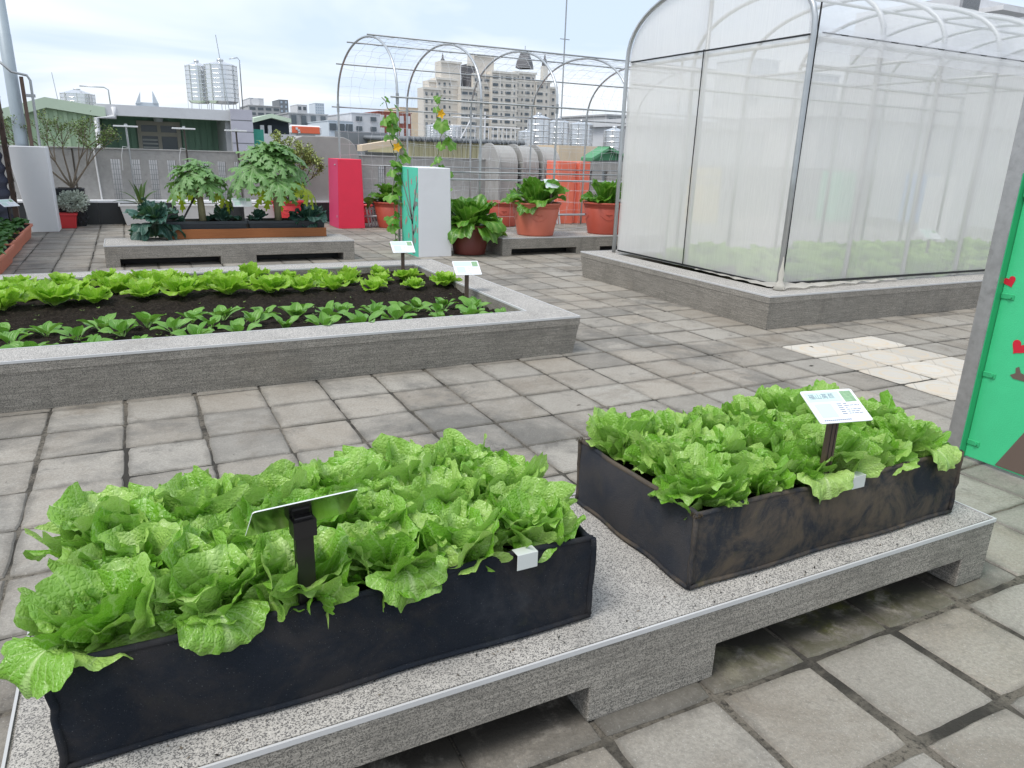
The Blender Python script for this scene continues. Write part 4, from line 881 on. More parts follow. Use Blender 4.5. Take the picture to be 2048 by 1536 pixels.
# orange troughs with strawberry plants
BPm = [rosette_mesh([[blade_leaf(700+i, .20, .075, D(60), D(-25), .25, .1, .35, 6, 4) for i in range(4)]], [(11, 0, .01, 1., .3)], random.Random(60+k), 1.).mesh('strawberry_plant', M['berry'], smooth=True) for k in range(3)]
for k, (x0, y0, x1, y1) in enumerate(((-2.05, 8.9, -1.52, 10.35), (-1.98, 10.45, -1.48, 11.9), (-2.02, 12.0, -1.52, 13.4), (-2.0, 13.5, -1.54, 14.9))):
    trough(x0, y0, x1, y1, .002, .24, M['trough'], ('orange trough planter of strawberries at the open end of the line', 'orange trough planter of strawberries, second along the line', 'orange trough planter of strawberries, third along the line', 'orange trough planter of strawberries nearest the slanting white pillar')[k], 'orange troughs along the screen', .03)
    for i in range(10):
        o = link('strawberry_plant', BPm[rg.randrange(3)]); o.location = (rg.uniform(x0+.12, x1-.08), y0+.1+(y1-y0-.2)*i/9, .225); o.rotation_euler.z = rg.uniform(0, 6.28); s = rg.uniform(.8, 1.15); o.scale = (s, s, s*1.1)
        tag(o, 'bushy green strawberry plant in the orange troughs', 'plant', 'strawberry plants in the troughs')
plant_sign(-1.75, 14.3, .2, .62, .3, .18, D(35), .9, 'white plant sign above the strawberry troughs', 1, stake='stake_dk')
# ---------------------------------------------------------------- far bench: plank, trays, papaya, kale
single('plank', MB().box(.40, 11.66, .293, 2.68, 11.72, .425), M['plank'], 'long varnished wooden plank lying along the stone bench', 'plank', bevel=.004)
for k, (a, b) in enumerate(((.42, 1.52), (1.55, 2.68))): trough(a, 11.75, b, 12.2, .293, .24, M['blackplastic'], ('black plastic tray holding the smaller papaya on the bench', 'black plastic tray holding the taller papaya on the bench')[k], 'black trays on the bench', .02, .008)
single('support_block', MB().box(.5, 11.945, .0, 2.6, 12.18, .291), M['concrete'], 'low concrete block under the back of the black trays', 'block')
def papaya_leaf(seed, R, mat, droop):
    r = random.Random(seed); mb = MB(); nl = 9
    for k in range(nl):
        a = (k-(nl-1)/2)*.62+r.uniform(-.08, .08); L = R*(1-.05*abs(k-(nl-1)/2))*r.uniform(.9, 1.05)
        seg = 12; pts = []; ph = r.randrange(2)
        def pt(d, s):
            x = math.sin(a)*d+math.cos(a)*s; y = math.cos(a)*d-math.sin(a)*s; q = math.hypot(x, y)
            return (x, y, -droop*q*q/R+.02*math.sin(q*20+k)-abs(s)*.35)
        b = len(mb.v)
        for i in range(seg+1):
            d = L*i/seg; t = i/seg
            w = R*(.055+.10*math.sin(math.pi*min(1, t*1.02))**.8)*(1.35 if (i+ph) % 2 else .55) if i < seg else .004
            if i < 3: w = R*.07*(.4+i*.3)
            fwd = .05*R if (i+ph) % 2 else 0
            for sgn, u in ((-1, 0.), (0, .5), (1, 1.)):
                mb.v.append(pt(d+(fwd if sgn else 0), sgn*w)); mb.uv[len(mb.v)-1] = (u, .3+.7*t)
        for i in range(seg):
            q = b+i*3; mb.f += [(q, q+1, q+4, q+3), (q+1, q+2, q+5, q+4)]; mb.mi += [0, 0]
    return mb
def papaya(loc, H_, R, n, lean, label, seed, yel):
    t = top('papaya_tree', loc, label, 'tree', 'papaya trees'); r = random.Random(seed)
    tp_ = Vector((lean[0], lean[1], H_)); part('trunk', MB().tube([(0,0,0), (lean[0]*.2, lean[1]*.2, H_*.35), (lean[0]*.6, lean[1]*.6, H_*.7), tp_], [.055, .05, .04, .03], 10), M['papbark'], t, True, local=True)
    for k in range(n):
        az = k*2.4+r.uniform(-.3, .3); el = D(78-80*k/n+r.uniform(-14, 14)); pl = R*(.55+.45*k/n)*r.uniform(.85, 1.1)
        z0 = H_-.42*H_*k/n; b = Vector((lean[0]*z0/H_, lean[1]*z0/H_, z0)); e = b+Vector((math.cos(az)*math.cos(el), math.sin(az)*math.cos(el), math.sin(el)))*pl
        ye = k >= n-yel
        m = papaya_leaf(seed*50+k, R*r.uniform(.72, .95)*(.7 if k < 3 else 1), None, .10+.30*k/n)
        lf = link('leaf', m.mesh('leaf', M['papaya_y'] if ye else M['papaya'], smooth=True), t); lf.location = e; lf.rotation_euler = (-D(8+38*k/n), r.uniform(-.3, .3), az-math.pi/2)
        part('petiole', MB().tube([b, b.lerp(e, .5)+Vector((0,0,.02)), e], [.011, .009, .006], 6), M['petiole'], t, True, local=True)
    return t
papaya((.93, 11.98, .50), .66, .38, 15, (-.03, 0), 'smaller papaya tree with drooping lobed leaves on the bench', 5, 2)
papaya((2.02, 11.98, .50), .88, .50, 20, (-.05, 0), 'taller papaya tree with spreading lobed leaves on the bench', 9, 2)
KP = [mk('leaf', M['kale'], [fan_leaf(800+i, .34, .85, D(55), D(-25), .3, .03, 8, .04, 8, 16, .05, .8) for i in range(4)]), mk('leaf', M['kale'], [fan_leaf(820+i, .30, .85, D(80), D(35), .5, .03, 8, .04, 8, 16, .05, .8) for i in range(4)]), mk('leaf', M['kale'], [fan_leaf(840+i, .36, .8, D(15), D(-80), .3, .03, 8, .04, 8, 16, .05, .8) for i in range(3)])]
for (x, y, z, s, rings, lab) in ((.28, 11.82, .50, 1.12, [(9, 2, .04, 1., .4), (8, 0, .04, 1., .4), (6, 1, .03, 1., .3)], 'large blue-green kale spilling over the end of the bench'), (1.22, 11.98, .50, .75, [(6, 0, .04, 1., .4), (5, 1, .03, 1., .3)], 'low blue-green kale beside the smaller papaya trunk'), (1.72, 11.98, .50, .55, [(4, 0, .04, 1., .4), (5, 1, .03, 1.1, .3)], 'sparse kale seedling behind the bench sign'), (2.48, 11.95, .50, .9, [(8, 0, .05, 1., .4), (7, 1, .03, 1., .3), (3, 2, .05, .8, .3)], 'bushy blue-green kale beside the taller papaya trunk')):
    head('kale_plant', (x, y, z), KP, rings, lab, 'kale', 'kale plants on the bench', s, rg)
plant_sign(1.48, 11.80, .42, .80, .27, .16, D(50), 0, 'white plant sign among the kale on the far bench', 1, stake='stake_dk')
single('prop_stick', MB().tube([(.62, 11.88, .49), (.88, 11.93, .93)], .014, 6), M['stake_dk'], 'dark stick propping the smaller papaya', 'stick')
# ---------------------------------------------------------------- shrubs by the parapet
def shrub(loc, tips, label, lmat, bmat, seed, nleaf, lsz, spread):
    t = top('shrub', loc, label, 'shrub', 'twiggy shrubs'); r = random.Random(seed); m = MB(); ends = []
    def grow(p, d, l, rad, lv):
        q = p+d*l; mid = p.lerp(q, .5)+Vector((r.uniform(-.04,.04), r.uniform(-.04,.04), 0))*l
        m.tube([p, mid, q], [rad, rad*.85, rad*.65], 5)
        if lv == 0: ends.append((p, q)); return
        for _ in range(r.choice((2, 3, 3))):
            dd = (d+Vector((r.uniform(-1,1), r.uniform(-1,1), r.uniform(-.35,.6)))*spread).normalized(); grow(q, dd, l*r.uniform(.55, .8), rad*.6, lv-1)
        if lv < 3: ends.append((p, q))
    for d in tips: grow(Vector((0,0,0)), Vector(d).normalized(), Vector(d).length, .022, 4)
    part('trunk', m, bmat, t, local=True); f = MB()
    for _ in range(nleaf):
        a, b = r.choice(ends); p = a.lerp(b, r.random())+Vector((r.gauss(0,1), r.gauss(0,1), r.gauss(0,1)))*.03
        e = Vector((r.uniform(-1,1), r.uniform(-1,1), r.uniform(-.3,1))).normalized()*lsz*r.uniform(.6, 1.3); w = e.cross(Vector((r.uniform(-1,1), r.uniform(-1,1), 1))).normalized()*e.length*.3
        f.add([p, p+e*.5+w, p+e, p+e*.5-w], [(0,1,2,3)])
    o = part('crown', f, lmat, t, local=True); o['kind'] = 'stuff'; return t
shrub((-.98, 17.0, .72), [(-.22, 0, .48), (.18, 0, .52), (-.05, -.1, .5), (.3, .0, .42), (-.42, 0, .42)], 'bare twiggy shrub with sparse leaves in the tall black pot', M['twigleaf'], M['bark'], 4, 2600, .045, .62)
shrub((3.10, 16.75, .45), [(-.12, 0, .45), (.12, 0, .42), (0, -.05, .5), (.28, .05, .36), (-.28, 0, .40)], 'variegated yellow-green shrub in the bright red pot', M['variegated'], M['darkbark'], 11, 4500, .05, .5)
# ---------------------------------------------------------------- gourd vines on the arches
def leafdisc(seed, R):
    r = random.Random(seed); n = 15; mb = MB(); mb.v.append((0, R*.18, 0)); mb.uv[0] = (.5, .0)
    for i in range(n+1):
        a = -math.pi*.93+2*math.pi*.93*i/n; q = R*(1+.16*math.cos(5*a)+r.uniform(-.04,.04)); mb.v.append((math.sin(a)*q, R*.25+math.cos(a)*q, -.25*q*q/R+.02*math.sin(a*5))); mb.uv[len(mb.v)-1] = (i/n, 1.)
    mb.f += [(0, i+1, i+2) for i in range(n)]; mb.mi += [0]*n; return mb
VL = mk('leaf', M['vine'], [leafdisc(i, .13) for i in range(5)])
def vine(pts, n, label, seed, flowers):
    t = top('gourd_vine', pts[0], label, 'vine', 'gourd vines on the arches'); r = random.Random(seed); P_ = [Vector(p)-Vector(pts[0]) for p in pts]
    ex = []
    for i in range(len(P_)-1):
        for k in range(5): ex.append(P_[i].lerp(P_[i+1], k/5)+Vector((r.uniform(-.02,.02), r.uniform(-.02,.02), 0)))
    part('stem', MB().tube(ex+[P_[-1]], .007, 5), M['petiole'], t, True, local=True)
    for k in range(n):
        p = ex[int(len(ex)*(k+.5)/n)]; a = r.uniform(-2.6, -.5); off = Vector((math.cos(a), math.sin(a)*.6, r.uniform(.0,.5)))*r.uniform(.05, .24)
        o = link('leaf', VL[r.randrange(5)], t); o.location = p+off; o.rotation_euler = (D(r.uniform(-75, -20)), r.uniform(-.5, .5), a+math.pi/2+math.pi+r.uniform(-.5,.5)); s = r.uniform(.4, 1.05)*(1 if k < n*.8 else .5); o.scale = (s,)*3
    for fz in flowers:
        p = min(ex, key=lambda q: abs(q.z-fz))+Vector((.03, -.10, 0)); m = MB()
        for k in range(5):
            a = k*1.2566; b = a+.62; c = a-.62
            m.add([p, p+Vector((math.cos(c)*.05, -.03, math.sin(c)*.05)), p+Vector((math.cos(a)*.085, -.02, math.sin(a)*.085)), p+Vector((math.cos(b)*.05, -.03, math.sin(b)*.05))], [(0,1,2,3)])
        part('flower', m, M['flower'], t, local=True)
    return t
vine([(3.90, 11.96, .02), (3.88, 11.93, .6), (3.86, 11.93, 1.1), (3.92, 11.93, 1.5), (3.80, 11.93, 1.9), (3.86, 11.93, 2.15), (3.70, 11.93, 2.4)], 32, 'gourd vine with a yellow flower climbing beside the teal pillar', 5, [1.66])
vine([(4.80, 11.96, .02), (4.82, 11.93, .7), (4.75, 11.93, 1.2), (4.62, 11.93, 1.5), (4.72, 11.93, 1.9), (4.62, 11.93, 2.2), (4.72, 11.93, 2.5)], 22, 'gourd vine climbing strings above the dark maroon pot', 8, [2.2])
# ---------------------------------------------------------------- left edge: pole, posts, shade screen, lamp posts
GND = -16
single('steel_pole', MB().tube([(-1.66, 16.62, 0), (-1.66, 16.62, 3.35), (-1.66, 16.62, 3.352), (-1.66, 16.62, 5.2)], [.115, .10, .097, .085], 16), M['steelpaint'], 'tall round steel pole behind the slanting white pillar', 'pole', smooth=True)
cd = top('conduit_bracket', (-1.5, 16.45, 0), 'brown angle post with bent grey conduit beside the steel pole', 'conduit')
part('angle_post', MB().box(-1.53, 16.50, 0, -1.47, 16.54, 2.66), M['stake'], cd); part('conduit', MB().tube([(-1.9, 16.42, 3.0), (-1.62, 16.42, 2.72), (-1.40, 16.42, 2.68), (-1.36, 16.42, 2.60), (-1.37, 16.42, 1.0), (-1.37, 16.47, .0)], .022, 8), M['pipe_dull'], cd, True)
part('clamp', MB().box(-1.46, 16.40, 2.32, -1.32, 16.48, 2.37), M['pipe_dull'], cd)
ss = top('shade_screen', (-2.1, 15.4, 0), 'dark blue-black shade net tied to a brown post', 'screen')
part('post', MB().box(-1.86, 15.66, 0, -1.78, 15.74, 2.75), M['stake'], ss)
def scr(u, w): return (-1.90-.02*math.sin(w*60)-1.3*u*.08+.03*math.sin(u*9+w*5), 15.7-5.5*u, .12+2.0*w)
part('shade_net', MB().grid(scr, 40, 60), plain('shade_net', (.02, .025, .05), .8, var=.5, sc=20), ss, True)
m = MB(); rr = random.Random(6)
for k in range(14):
    z = .5+k*.16; m.tube([(-1.80+rr.uniform(-.02,.05), 15.62+rr.uniform(-.05,.02), z+rr.uniform(-.1,.1)) for _ in range(4)], .006, 4)
part('dry_vine', m, M['darkbark'], ss)
for k, (x, lab) in enumerate(((.08, 'thin post with white cross bar above the snake plant'), (1.16, 'thin post with white cross bar behind the smaller papaya'), (2.19, 'thin post with white cross bar behind the taller papaya'))):
    l = top('cross_bar_post', (x, 17.55, .463), lab, 'post', 'cross bar posts along the parapet')
    part('post', MB().tube([(x+.03, 17.55, .463), (x, 17.55, 1.90)], .018, 8), M['pipe'] if k == 0 else M['darkbark'], l); part('cross_bar', MB().box(x-.23, 17.50, 1.895, x+.22, 17.60, 1.925), M['bar'], l, bevel=.005); part('cap', MB().lathe([(.0,.0), (.03,0), (.03,.03), (0,.035)], 10, (x, 17.55, 1.925)), M['pipe'], l)
    if k < 2: part('cable', MB().tube([(x, 17.52, 1.50), (x-.10, 17.50, 1.52), (x-.14, 17.50, 1.35), (x-.15, 17.52, 1.05)], .006, 5), M['bar'], l)

# ---------------------------------------------------------------- buildings
def wallmat(n, c, var=.1, **k): return plain(n, c, .8, var=var, sc=1.2, grime=.18, **k)
B = dict(lg=corrugated('pale_green_sheet', (.42, .55, .36), 'x', 4), dg=corrugated('green_sheet', (.20, .33, .235), 'x', 4), roof=plain('pale_green_roof', (.50, .60, .46), .5, var=.12, sc=1), beige=wallmat('beige_tile', (.66, .615, .55)), beige2=wallmat('beige_band', (.72, .69, .63)), dark=plain('window_glass', (.10, .12, .135), .18, var=.3, sc=.3), grey=wallmat('grey_render', (.42, .425, .43)), lgrey=wallmat('pale_grey_render', (.62, .625, .64)), dgrey=wallmat('dark_grey_sheet', (.21, .225, .24)), purple=wallmat('lilac_panel', (.50, .49, .55)), cream=wallmat('cream_render', (.72, .58, .42)), yell=corrugated('yellow_sheet', (.56, .51, .31), 'x', 4), brick=wallmat('brick_red', (.32, .10, .07)), white=wallmat('white_render', (.74, .74, .75)), slate=plain('slate_roof', (.13, .13, .14), .7), tank=plain('tank_steel', (.72, .73, .74), .22, .9, .12, 1.5), signred=plain('orange_sign', (.80, .16, .075), .5), gr=plain('green_roof_tile', (.10, .30, .15), .7, var=.15, sc=2), frame=plain('window_frame', (.42, .38, .32), .5), shed=plain('dark_interior', (.03, .04, .05), .9), teal=plain('green_mesh', (.05, .32, .24), .7), hz=plain('pale_far_wall', (.62, .68, .74), .8, var=.05, sc=.1), hzd=plain('pale_far_glass', (.42, .50, .58), .6, var=.1, sc=.1), scf=plain('scaffold_grey', (.45, .45, .44), .6))  # pale far wall and glass tones carry distance haze in their colour
def ribs(mb, x0, x1, y, z0, z1, pitch, d=.025, top_=None):
    x = x0
    while x < x1-.01:
        zt = z1 if top_ is None else top_(x); mb.box(x, y-d, z0, min(x+pitch*.4, x1), y, zt); x += pitch
    return mb
single('white_tile_wall', MB().box(-2.5, 18.5, -3, 7.5, 18.7, 1.33), B['white'], 'white tiled wall glimpsed through the parapet slots', 'wall')
# green sheet-metal house beyond the parapet
gb = top('green_shed_house', (3, 27, GND), 'green corrugated metal house with pale gable beyond the parapet', 'building'); Y = 24.
pL, pK, pR = aty(50, 222, Y), aty(92, 206, Y), aty(190, 222, Y); z0 = GND
xl, xk, xr = pL[0]-2, pK[0], pR[0]; zl = pL[2]-.5; zk = pK[2]-.12; zr = pR[2]-.1
part('gable_wall', MB().prism([(xl, z0), (xr, z0), (xr, zr), (xk, zk), (xl, zl-.25)], 'y', Y, Y+9), B['lg'], gb)
gt = lambda x: (zk-(zk-zr)*(x-xk)/(xr-xk) if x > xk else zl-.25+(zk-zl+.25)*(x-xl)/(xk-xl))-.03
part('gable_ribs', ribs(MB(), xl, xr, Y, z0, 0, .22, .05, gt), B['lg'], gb)
for a, b in (((xl, zl-.25), (xk, zk)), ((xk, zk), (xr+.25, zr-.06))):
    part('roof_edge', MB().prism([(a[0], a[1]), (b[0], b[1]), (b[0], b[1]+.26), (a[0], a[1]+.26)], 'y', Y-.22, Y+9.2), B['roof'], gb)
e0, e1 = aty(206, 219, Y+.2), aty(458, 232, Y+.2); rec = Y+2.2
part('recessed_wall', MB().box(xr, rec, z0, e1[0]+.1, rec+.1, e1[2]+.2), B['dg'], gb); part('recessed_ribs', ribs(MB(), xr+.1, e1[0], rec, z0, e1[2]-.05, .36, .06), B['dg'], gb)
part('porch_roof', MB().prism([(Y-.1, e0[2]-.16), (Y-.1, e0[2]+.02), (rec+5, e0[2]+.42), (rec+5, e0[2]+.22)], 'x', xr+.06, e1[0]+.15), B['roof'], gb)
part('porch_beam', MB().box(xr, Y-.18, e1[2]-.14, e1[0]+.2, Y-.1, e1[2]+.14), B['lgrey'], gb)
part('side_return', MB().box(e1[0]-.15, Y, z0, e1[0]+.1, rec, e1[2]), B['grey'], gb)
part('porch_floor', MB().box(xr, Y-.1, -1.2, e1[0], rec, -1.0), B['grey'], gb)
wa, wb = aty(277, 246, rec-.05), aty(360, 297, rec-.05); wz1, wx0, wx1 = wa[2], wa[0], wb[0]; wz0 = -.2
w_ = part('window', MB().box(wx0, rec-.07, wz0, wx1, rec-.05, wz1), B['dark'], gb); xm = (wx0+wx1)/2
fm = MB()
for a, b in ((wx0-.06, wx0+.05), (xm-.05, xm+.05), (wx1-.05, wx1+.06)): fm.box(a, rec-.11, wz0, b, rec-.072, wz1)
for z in (wz1-.05, aty(300, 268, rec)[2]-.06, wz0): fm.box(wx0-.06, rec-.115, z, wx1+.06, rec-.11, z+.12)
part('frame', fm, B['frame'], w_)
bl = MB(); z = wz0
while z < aty(300, 272, rec)[2]-.1: bl.box(wx0+.06, rec-.09, z, xm-.06, rec-.08, z+.05); z += .11
part('blind_slats', bl, B['scf'], w_)
dp = aty(192, 232, Y-.1); part('downpipe', MB().tube([(dp[0]+.45, Y-.16, dp[2]+.25), (dp[0]+.45, Y-.16, dp[2]), (dp[0], Y-.16, dp[2]-.05), (dp[0], Y-.16, -3)], .07, 8), B['white'], gb, True)
q = aty(316, 237, rec-.1); part('wall_lamp', MB().lathe([(0,0), (.12,0), (.15,.12), (.08,.24), (0,.25)], 10, (q[0], rec-.16, q[2]-.1)), B['lgrey'], gb, True)
# lilac panel wall next to it
pa, pb = aty(460, 214, 23.6), aty(503, 219, 23.6); lw = top('lilac_wall', ((pa[0]+pb[0])/2, 24.5, GND), 'lilac panel-clad stair wall beside the green metal house', 'building')
part('core', MB().box(pa[0], 23.62, GND, pb[0], 26.5, pb[2]-.01), B['grey'], lw); z = pb[2]
while z > -1: part('panel', MB().box(pa[0]-.01, 23.59, z-.30, pb[0]+.01, 23.62, z-.015), B['purple'], lw); z -= .315
sg_ = aty(503, 258, 23.7); single('green_mesh_screen', MB().box(sg_[0]+.05, 23.8, -2, sg_[0]+.35, 23.86, sg_[2]), B['teal'], 'green mesh strip hanging beside the lilac wall', 'screen')
# water tanks
def tank(px, pyt, pyb, wpx, Y, label, legs=True, bands=8, dome=.09, hb=None):
    b = aty(px, pyb, Y); t = aty(px, pyt, Y); d = depth(b); R = wpx/2*d/F_PX; H_ = t[2]-b[2]
    k = top('water_tank', (b[0], Y, b[2]), label, 'water tank', 'stainless rooftop water tanks')
    prof = [(0, 0), (R*.8, 0), (R*.97, H_*.05)]
    for i in range(bands): z = H_*(.06+.88*i/bands); dz = H_*.88/bands; prof += [(R, z), (R, z+dz*.72), (R*1.025, z+dz*.8), (R*1.025, z+dz*.92)]
    prof += [(R*.97, H_*.95), (R*.5, H_*(.95+dome*.6)), (R*.2, H_*(.95+dome)), (0, H_*(.95+dome))]
    part('shell', MB().lathe(prof, 28), B['tank'], k, False, local=True); part('lid', MB().lathe([(0, H_*(.95+dome)), (R*.22, H_*(.95+dome)), (R*.22, H_*(1+dome)), (0, H_*(1.01+dome))], 14), B['tank'], k, True, local=True)
    for i in range(8):
        a = i*.785; part('strut', MB().tube([(R*1.04*math.cos(a), R*1.04*math.sin(a), -.35), (R*1.04*math.cos(a), R*1.04*math.sin(a), H_*.95)], R*.018, 5), B['scf'], k, local=True)
    if hb is not None: part('stand', MB().box(-R*1.1, -R*1.1, hb-b[2], R*1.1, R*1.1, -.34), B['grey'], k, local=True)
    return k
tank(400, 128, 207, 42, 31., 'smaller of the twin steel water tanks above the green house', hb=-10); tank(447, 126, 208, 58, 30., 'larger of the twin steel water tanks with piping above it', hb=-10)
k = bpy.data.objects['water_tank.001']; part('fill_pipe', MB().tube([(.64, -.1, -.3), (.65, -.1, 1.50), (.58, -.1, 1.58), (.3, -.1, 1.52)], .02, 6), M['pipe'], k, True, local=True); part('mast', MB().tube([(.1, -.66, -.2), (-.15, -.66, 2.2)], .014, 5), M['pipe'], k, local=True)
tank(158, 186, 212, 58, 33., 'squat steel water tank behind the green gable roof', bands=3, dome=.3, hb=-10)
k = bpy.data.objects['water_tank.002']; part('fill_pipe', MB().tube([(1.05, 0, -.4), (1.03, 0, .62), (.9, 0, .70), (.1, 0, .70)], .025, 6), M['pipe'], k, True, local=True); part('mast', MB().tube([(-.62, 0, -.2), (-.72, 0, 1.1)], .012, 5), M['pipe'], k, local=True)
def block(px0, px1, pyt, Y, dp_, mat, label, name='city_building', rows=0, cols=0, wmat=None, ww=.6, wh=.5, vis=None, parapet=True, group='city buildings'):
    a, b = aty(px0, pyt, Y), aty(px1, pyt, Y); zt = (a[2]+b[2])/2; k = top(name, ((a[0]+b[0])/2, Y+dp_/2, GND), label, 'building', group)
    part('wall', MB().box(a[0], Y, GND, b[0], Y+dp_, zt), mat, k)
    if parapet: e = (b[0]-a[0])*.02; part('parapet', MB().box(a[0]-e, Y-e, zt+.001, b[0]+e, Y+dp_+e, zt+(b[0]-a[0])*.03), mat, k)
    zb = aty(px0, vis, Y)[2] if vis else 0
    if rows:
        cw, rh = (b[0]-a[0])/cols, (zt-zb)/rows; m = MB().box(-cw*ww/2, -.10, -rh*wh/2, cw*ww/2, .02, rh*wh/2).mesh('window', wmat or B['dark'])
        for i in range(rows):
            for j in range(cols): o = link('window', m, k); o.location = (a[0]+cw*(j+.5)-k.location.x, Y-k.location.y, zt-rh*(i+.5)-GND)
    return k, a, b, zt
# skyline, left to right
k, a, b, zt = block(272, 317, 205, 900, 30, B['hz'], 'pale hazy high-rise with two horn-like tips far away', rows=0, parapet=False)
for px, d in ((276, -1), (309, 1)):
    q, r_ = aty(px-5 if d < 0 else px-3, 207, 899), aty(px, 182, 899); q2 = aty(px+5 if d < 0 else px+8, 207, 899); part('horn', MB().prism([(q[0], q[2]), (q2[0], q2[2]), (r_[0]+(2 if d < 0 else -2), r_[2])], 'y', 899, 915), B['hz'], k)
block(497, 560, 213, 260, 20, B['grey'], 'grey office block with bands of windows on the skyline', rows=5, cols=4, vis=262, ww=.7)
block(499, 527, 197, 262, 16, B['lgrey'], 'grey tower with round clock-like disc on the skyline', rows=0)
q = aty(511, 204, 261); single('round_disc', MB().tube([(q[0], 261, q[2]), (q[0], 260.6, q[2])], 1.2, 18), B['white'], 'white round disc on the grey skyline tower', 'sign')
block(558, 576, 200, 300, 15, B['dgrey'], 'slim dark tower on the skyline', rows=7, cols=2, vis=262, wmat=B['hzd'], ww=.4)
block(594, 614, 210, 330, 15, B['lgrey'], 'slim pale tower above the grey concrete house', rows=4, cols=2, vis=262)
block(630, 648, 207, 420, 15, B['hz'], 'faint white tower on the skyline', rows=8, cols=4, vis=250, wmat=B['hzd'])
block(577, 655, 229, 62, 10, B['grey'], 'weathered grey concrete house behind the orange sign', rows=1, cols=4, vis=255, ww=.5, wh=.8)
gs = top('gable_shed', (aty(540, 250, 46)[0], 50, GND), 'open dark shed with pale green gable roof', 'building', 'city buildings')
q0, q1, q2 = aty(506, 245, 46), aty(541, 236, 46), aty(580, 246, 46); part('dark_open_front', MB().prism([(q0[0], GND), (q2[0], GND), (q2[0], q2[2]), (q1[0], q1[2]), (q0[0], q0[2])], 'y', 46.4, 56), B['shed'], gs)  # solid near-black front stands in for shade inside the open shed
for a_, b_ in ((q0, q1), (q1, q2)): part('roof_slope', MB().prism([(a_[0], a_[2]), (b_[0], b_[2]), (b_[0], b_[2]+.22), (a_[0], a_[2]+.22)], 'y', 45.6, 57), B['roof'], gs)
for px in (526, 541): q = aty(px, 266, 46); part('post', MB().box(q[0]-.1, 46.1, q[2]-1, q[0]+.1, 46.3, q1[2]-.4), B['lgrey'], gs)
wl_ = aty(500, 266, 38), aty(705, 270, 38); single('low_wall_building', MB().box(wl_[0][0], 38, GND, wl_[1][0], 44, wl_[0][2]), B['lgrey'], 'long low pale grey building under the orange sign', 'building', 'city buildings')
s0, s1 = aty(578, 249, 37), aty(643, 271, 37); so = top('shop_sign', ((s0[0]+s1[0])/2, 37, s1[2]), 'rounded orange shop sign with white border', 'sign'); part('board', MB().box(s0[0], 36.9, s1[2], s1[0], 37.1, s0[2]), B['white'], so, bevel=.08)
part('orange_face', MB().box(s0[0]+.10, 36.87, s1[2]+.06, s1[0]-.10, 36.9, s0[2]-.06), B['signred'], so, bevel=.1); part('legs', MB().box(s0[0]+.3, 36.95, s1[2]-12, s1[0]-.3, 37.05, s1[2]), B['grey'], so)
for px, py in ((594, 257), (598, 261), (599, 264)): q = aty(px, py, 36.8); part('character_mark', MB().box(q[0]-.05, 36.83, q[2]-.05, q[0]+.05, 36.86, q[2]+.05), B['white'], so)
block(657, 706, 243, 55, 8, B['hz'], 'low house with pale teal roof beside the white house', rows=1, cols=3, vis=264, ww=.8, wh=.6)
block(703, 760, 228, 58, 8, B['lgrey'], 'pale grey two-storey house with dark windows', rows=2, cols=2, vis=266, ww=.4, wh=.45)
block(757, 822, 226, 64, 8, B['brick'], 'brick red house behind the gourd vine', rows=2, cols=5, vis=275, wmat=B['lgrey'], ww=.6, wh=.6)
block(800, 836, 216, 140, 10, B['cream'], 'cream block with a red rail behind the arches', rows=0)
block(682, 775, 264, 30, 1, B['dgrey'], 'dark grey sheet wall behind the parapet', name='sheet_wall', parapet=False)
q0, q1 = aty(716, 296, 26), aty(815, 280, 26); single('lean_to_roof', MB().prism([(q0[0], q0[2]-.1), (q1[0], q1[2]-.1), (q1[0], q1[2]+.1), (q0[0], q0[2]+.1)], 'y', 25.5, 26.1), B['cream'], 'sloping cream lean-to roof edge behind the parapet', 'roof')
single('lean_to_wall', MB().box(q0[0]+.3, 26.2, GND, q1[0], 28.5, q0[2]-.12), B['dgrey'], 'dark wall under the cream lean-to roof', 'building', 'city buildings')
yq0, yq1 = aty(818, 276, 25), aty(1040, 280, 25); yb = top('corrugated_shed', ((yq0[0]+yq1[0])/2, 28, GND), 'long yellow corrugated metal shed behind the arches', 'building', 'city buildings')
part('wall', MB().box(yq0[0], 25, GND, yq1[0], 32, yq0[2]-.05), B['yell'], yb); part('wall_ribs', ribs(MB(), yq0[0], yq1[0], 25, 0, yq0[2]-.08, .18, .03), B['yell'], yb)
m = MB(); x = yq0[0]-.2
while x < yq1[0]: m.tube([(x+.11, 24.8, yq0[2]-.02), (x+.11, 32, yq0[2]+.06)], .09, 6); x += .19
part('roof_sheet', m, B['dgrey'], yb, True)
sc_ = top('rail_frame', (aty(960, 240, 27)[0], 27, yq0[2]), 'white pipe railing frame on the yellow shed roof', 'railing'); m = MB()
for px in range(905, 1040, 9): q = aty(px, 275, 27); m.tube([(q[0], 27, yq0[2]+.05), (q[0], 27, yq0[2]+.55)], .018, 5)
for zz_ in (.55, .85): m.tube([(aty(905, 250, 27)[0], 27, yq0[2]+zz_), (aty(1040, 250, 27)[0], 27, yq0[2]+zz_)], .025, 5)
q = aty(925, 275, 27); m.tube([(q[0]-.1, 27, yq0[2]+.05), (q[0]+.45, 27, yq0[2]+1.0)], .03, 5); q = aty(970, 250, 27); m.tube([(q[0], 27, yq0[2]+.05), (q[0], 27, yq0[2]+1.1)], .03, 5); part('rails', m, B['white'], sc_)
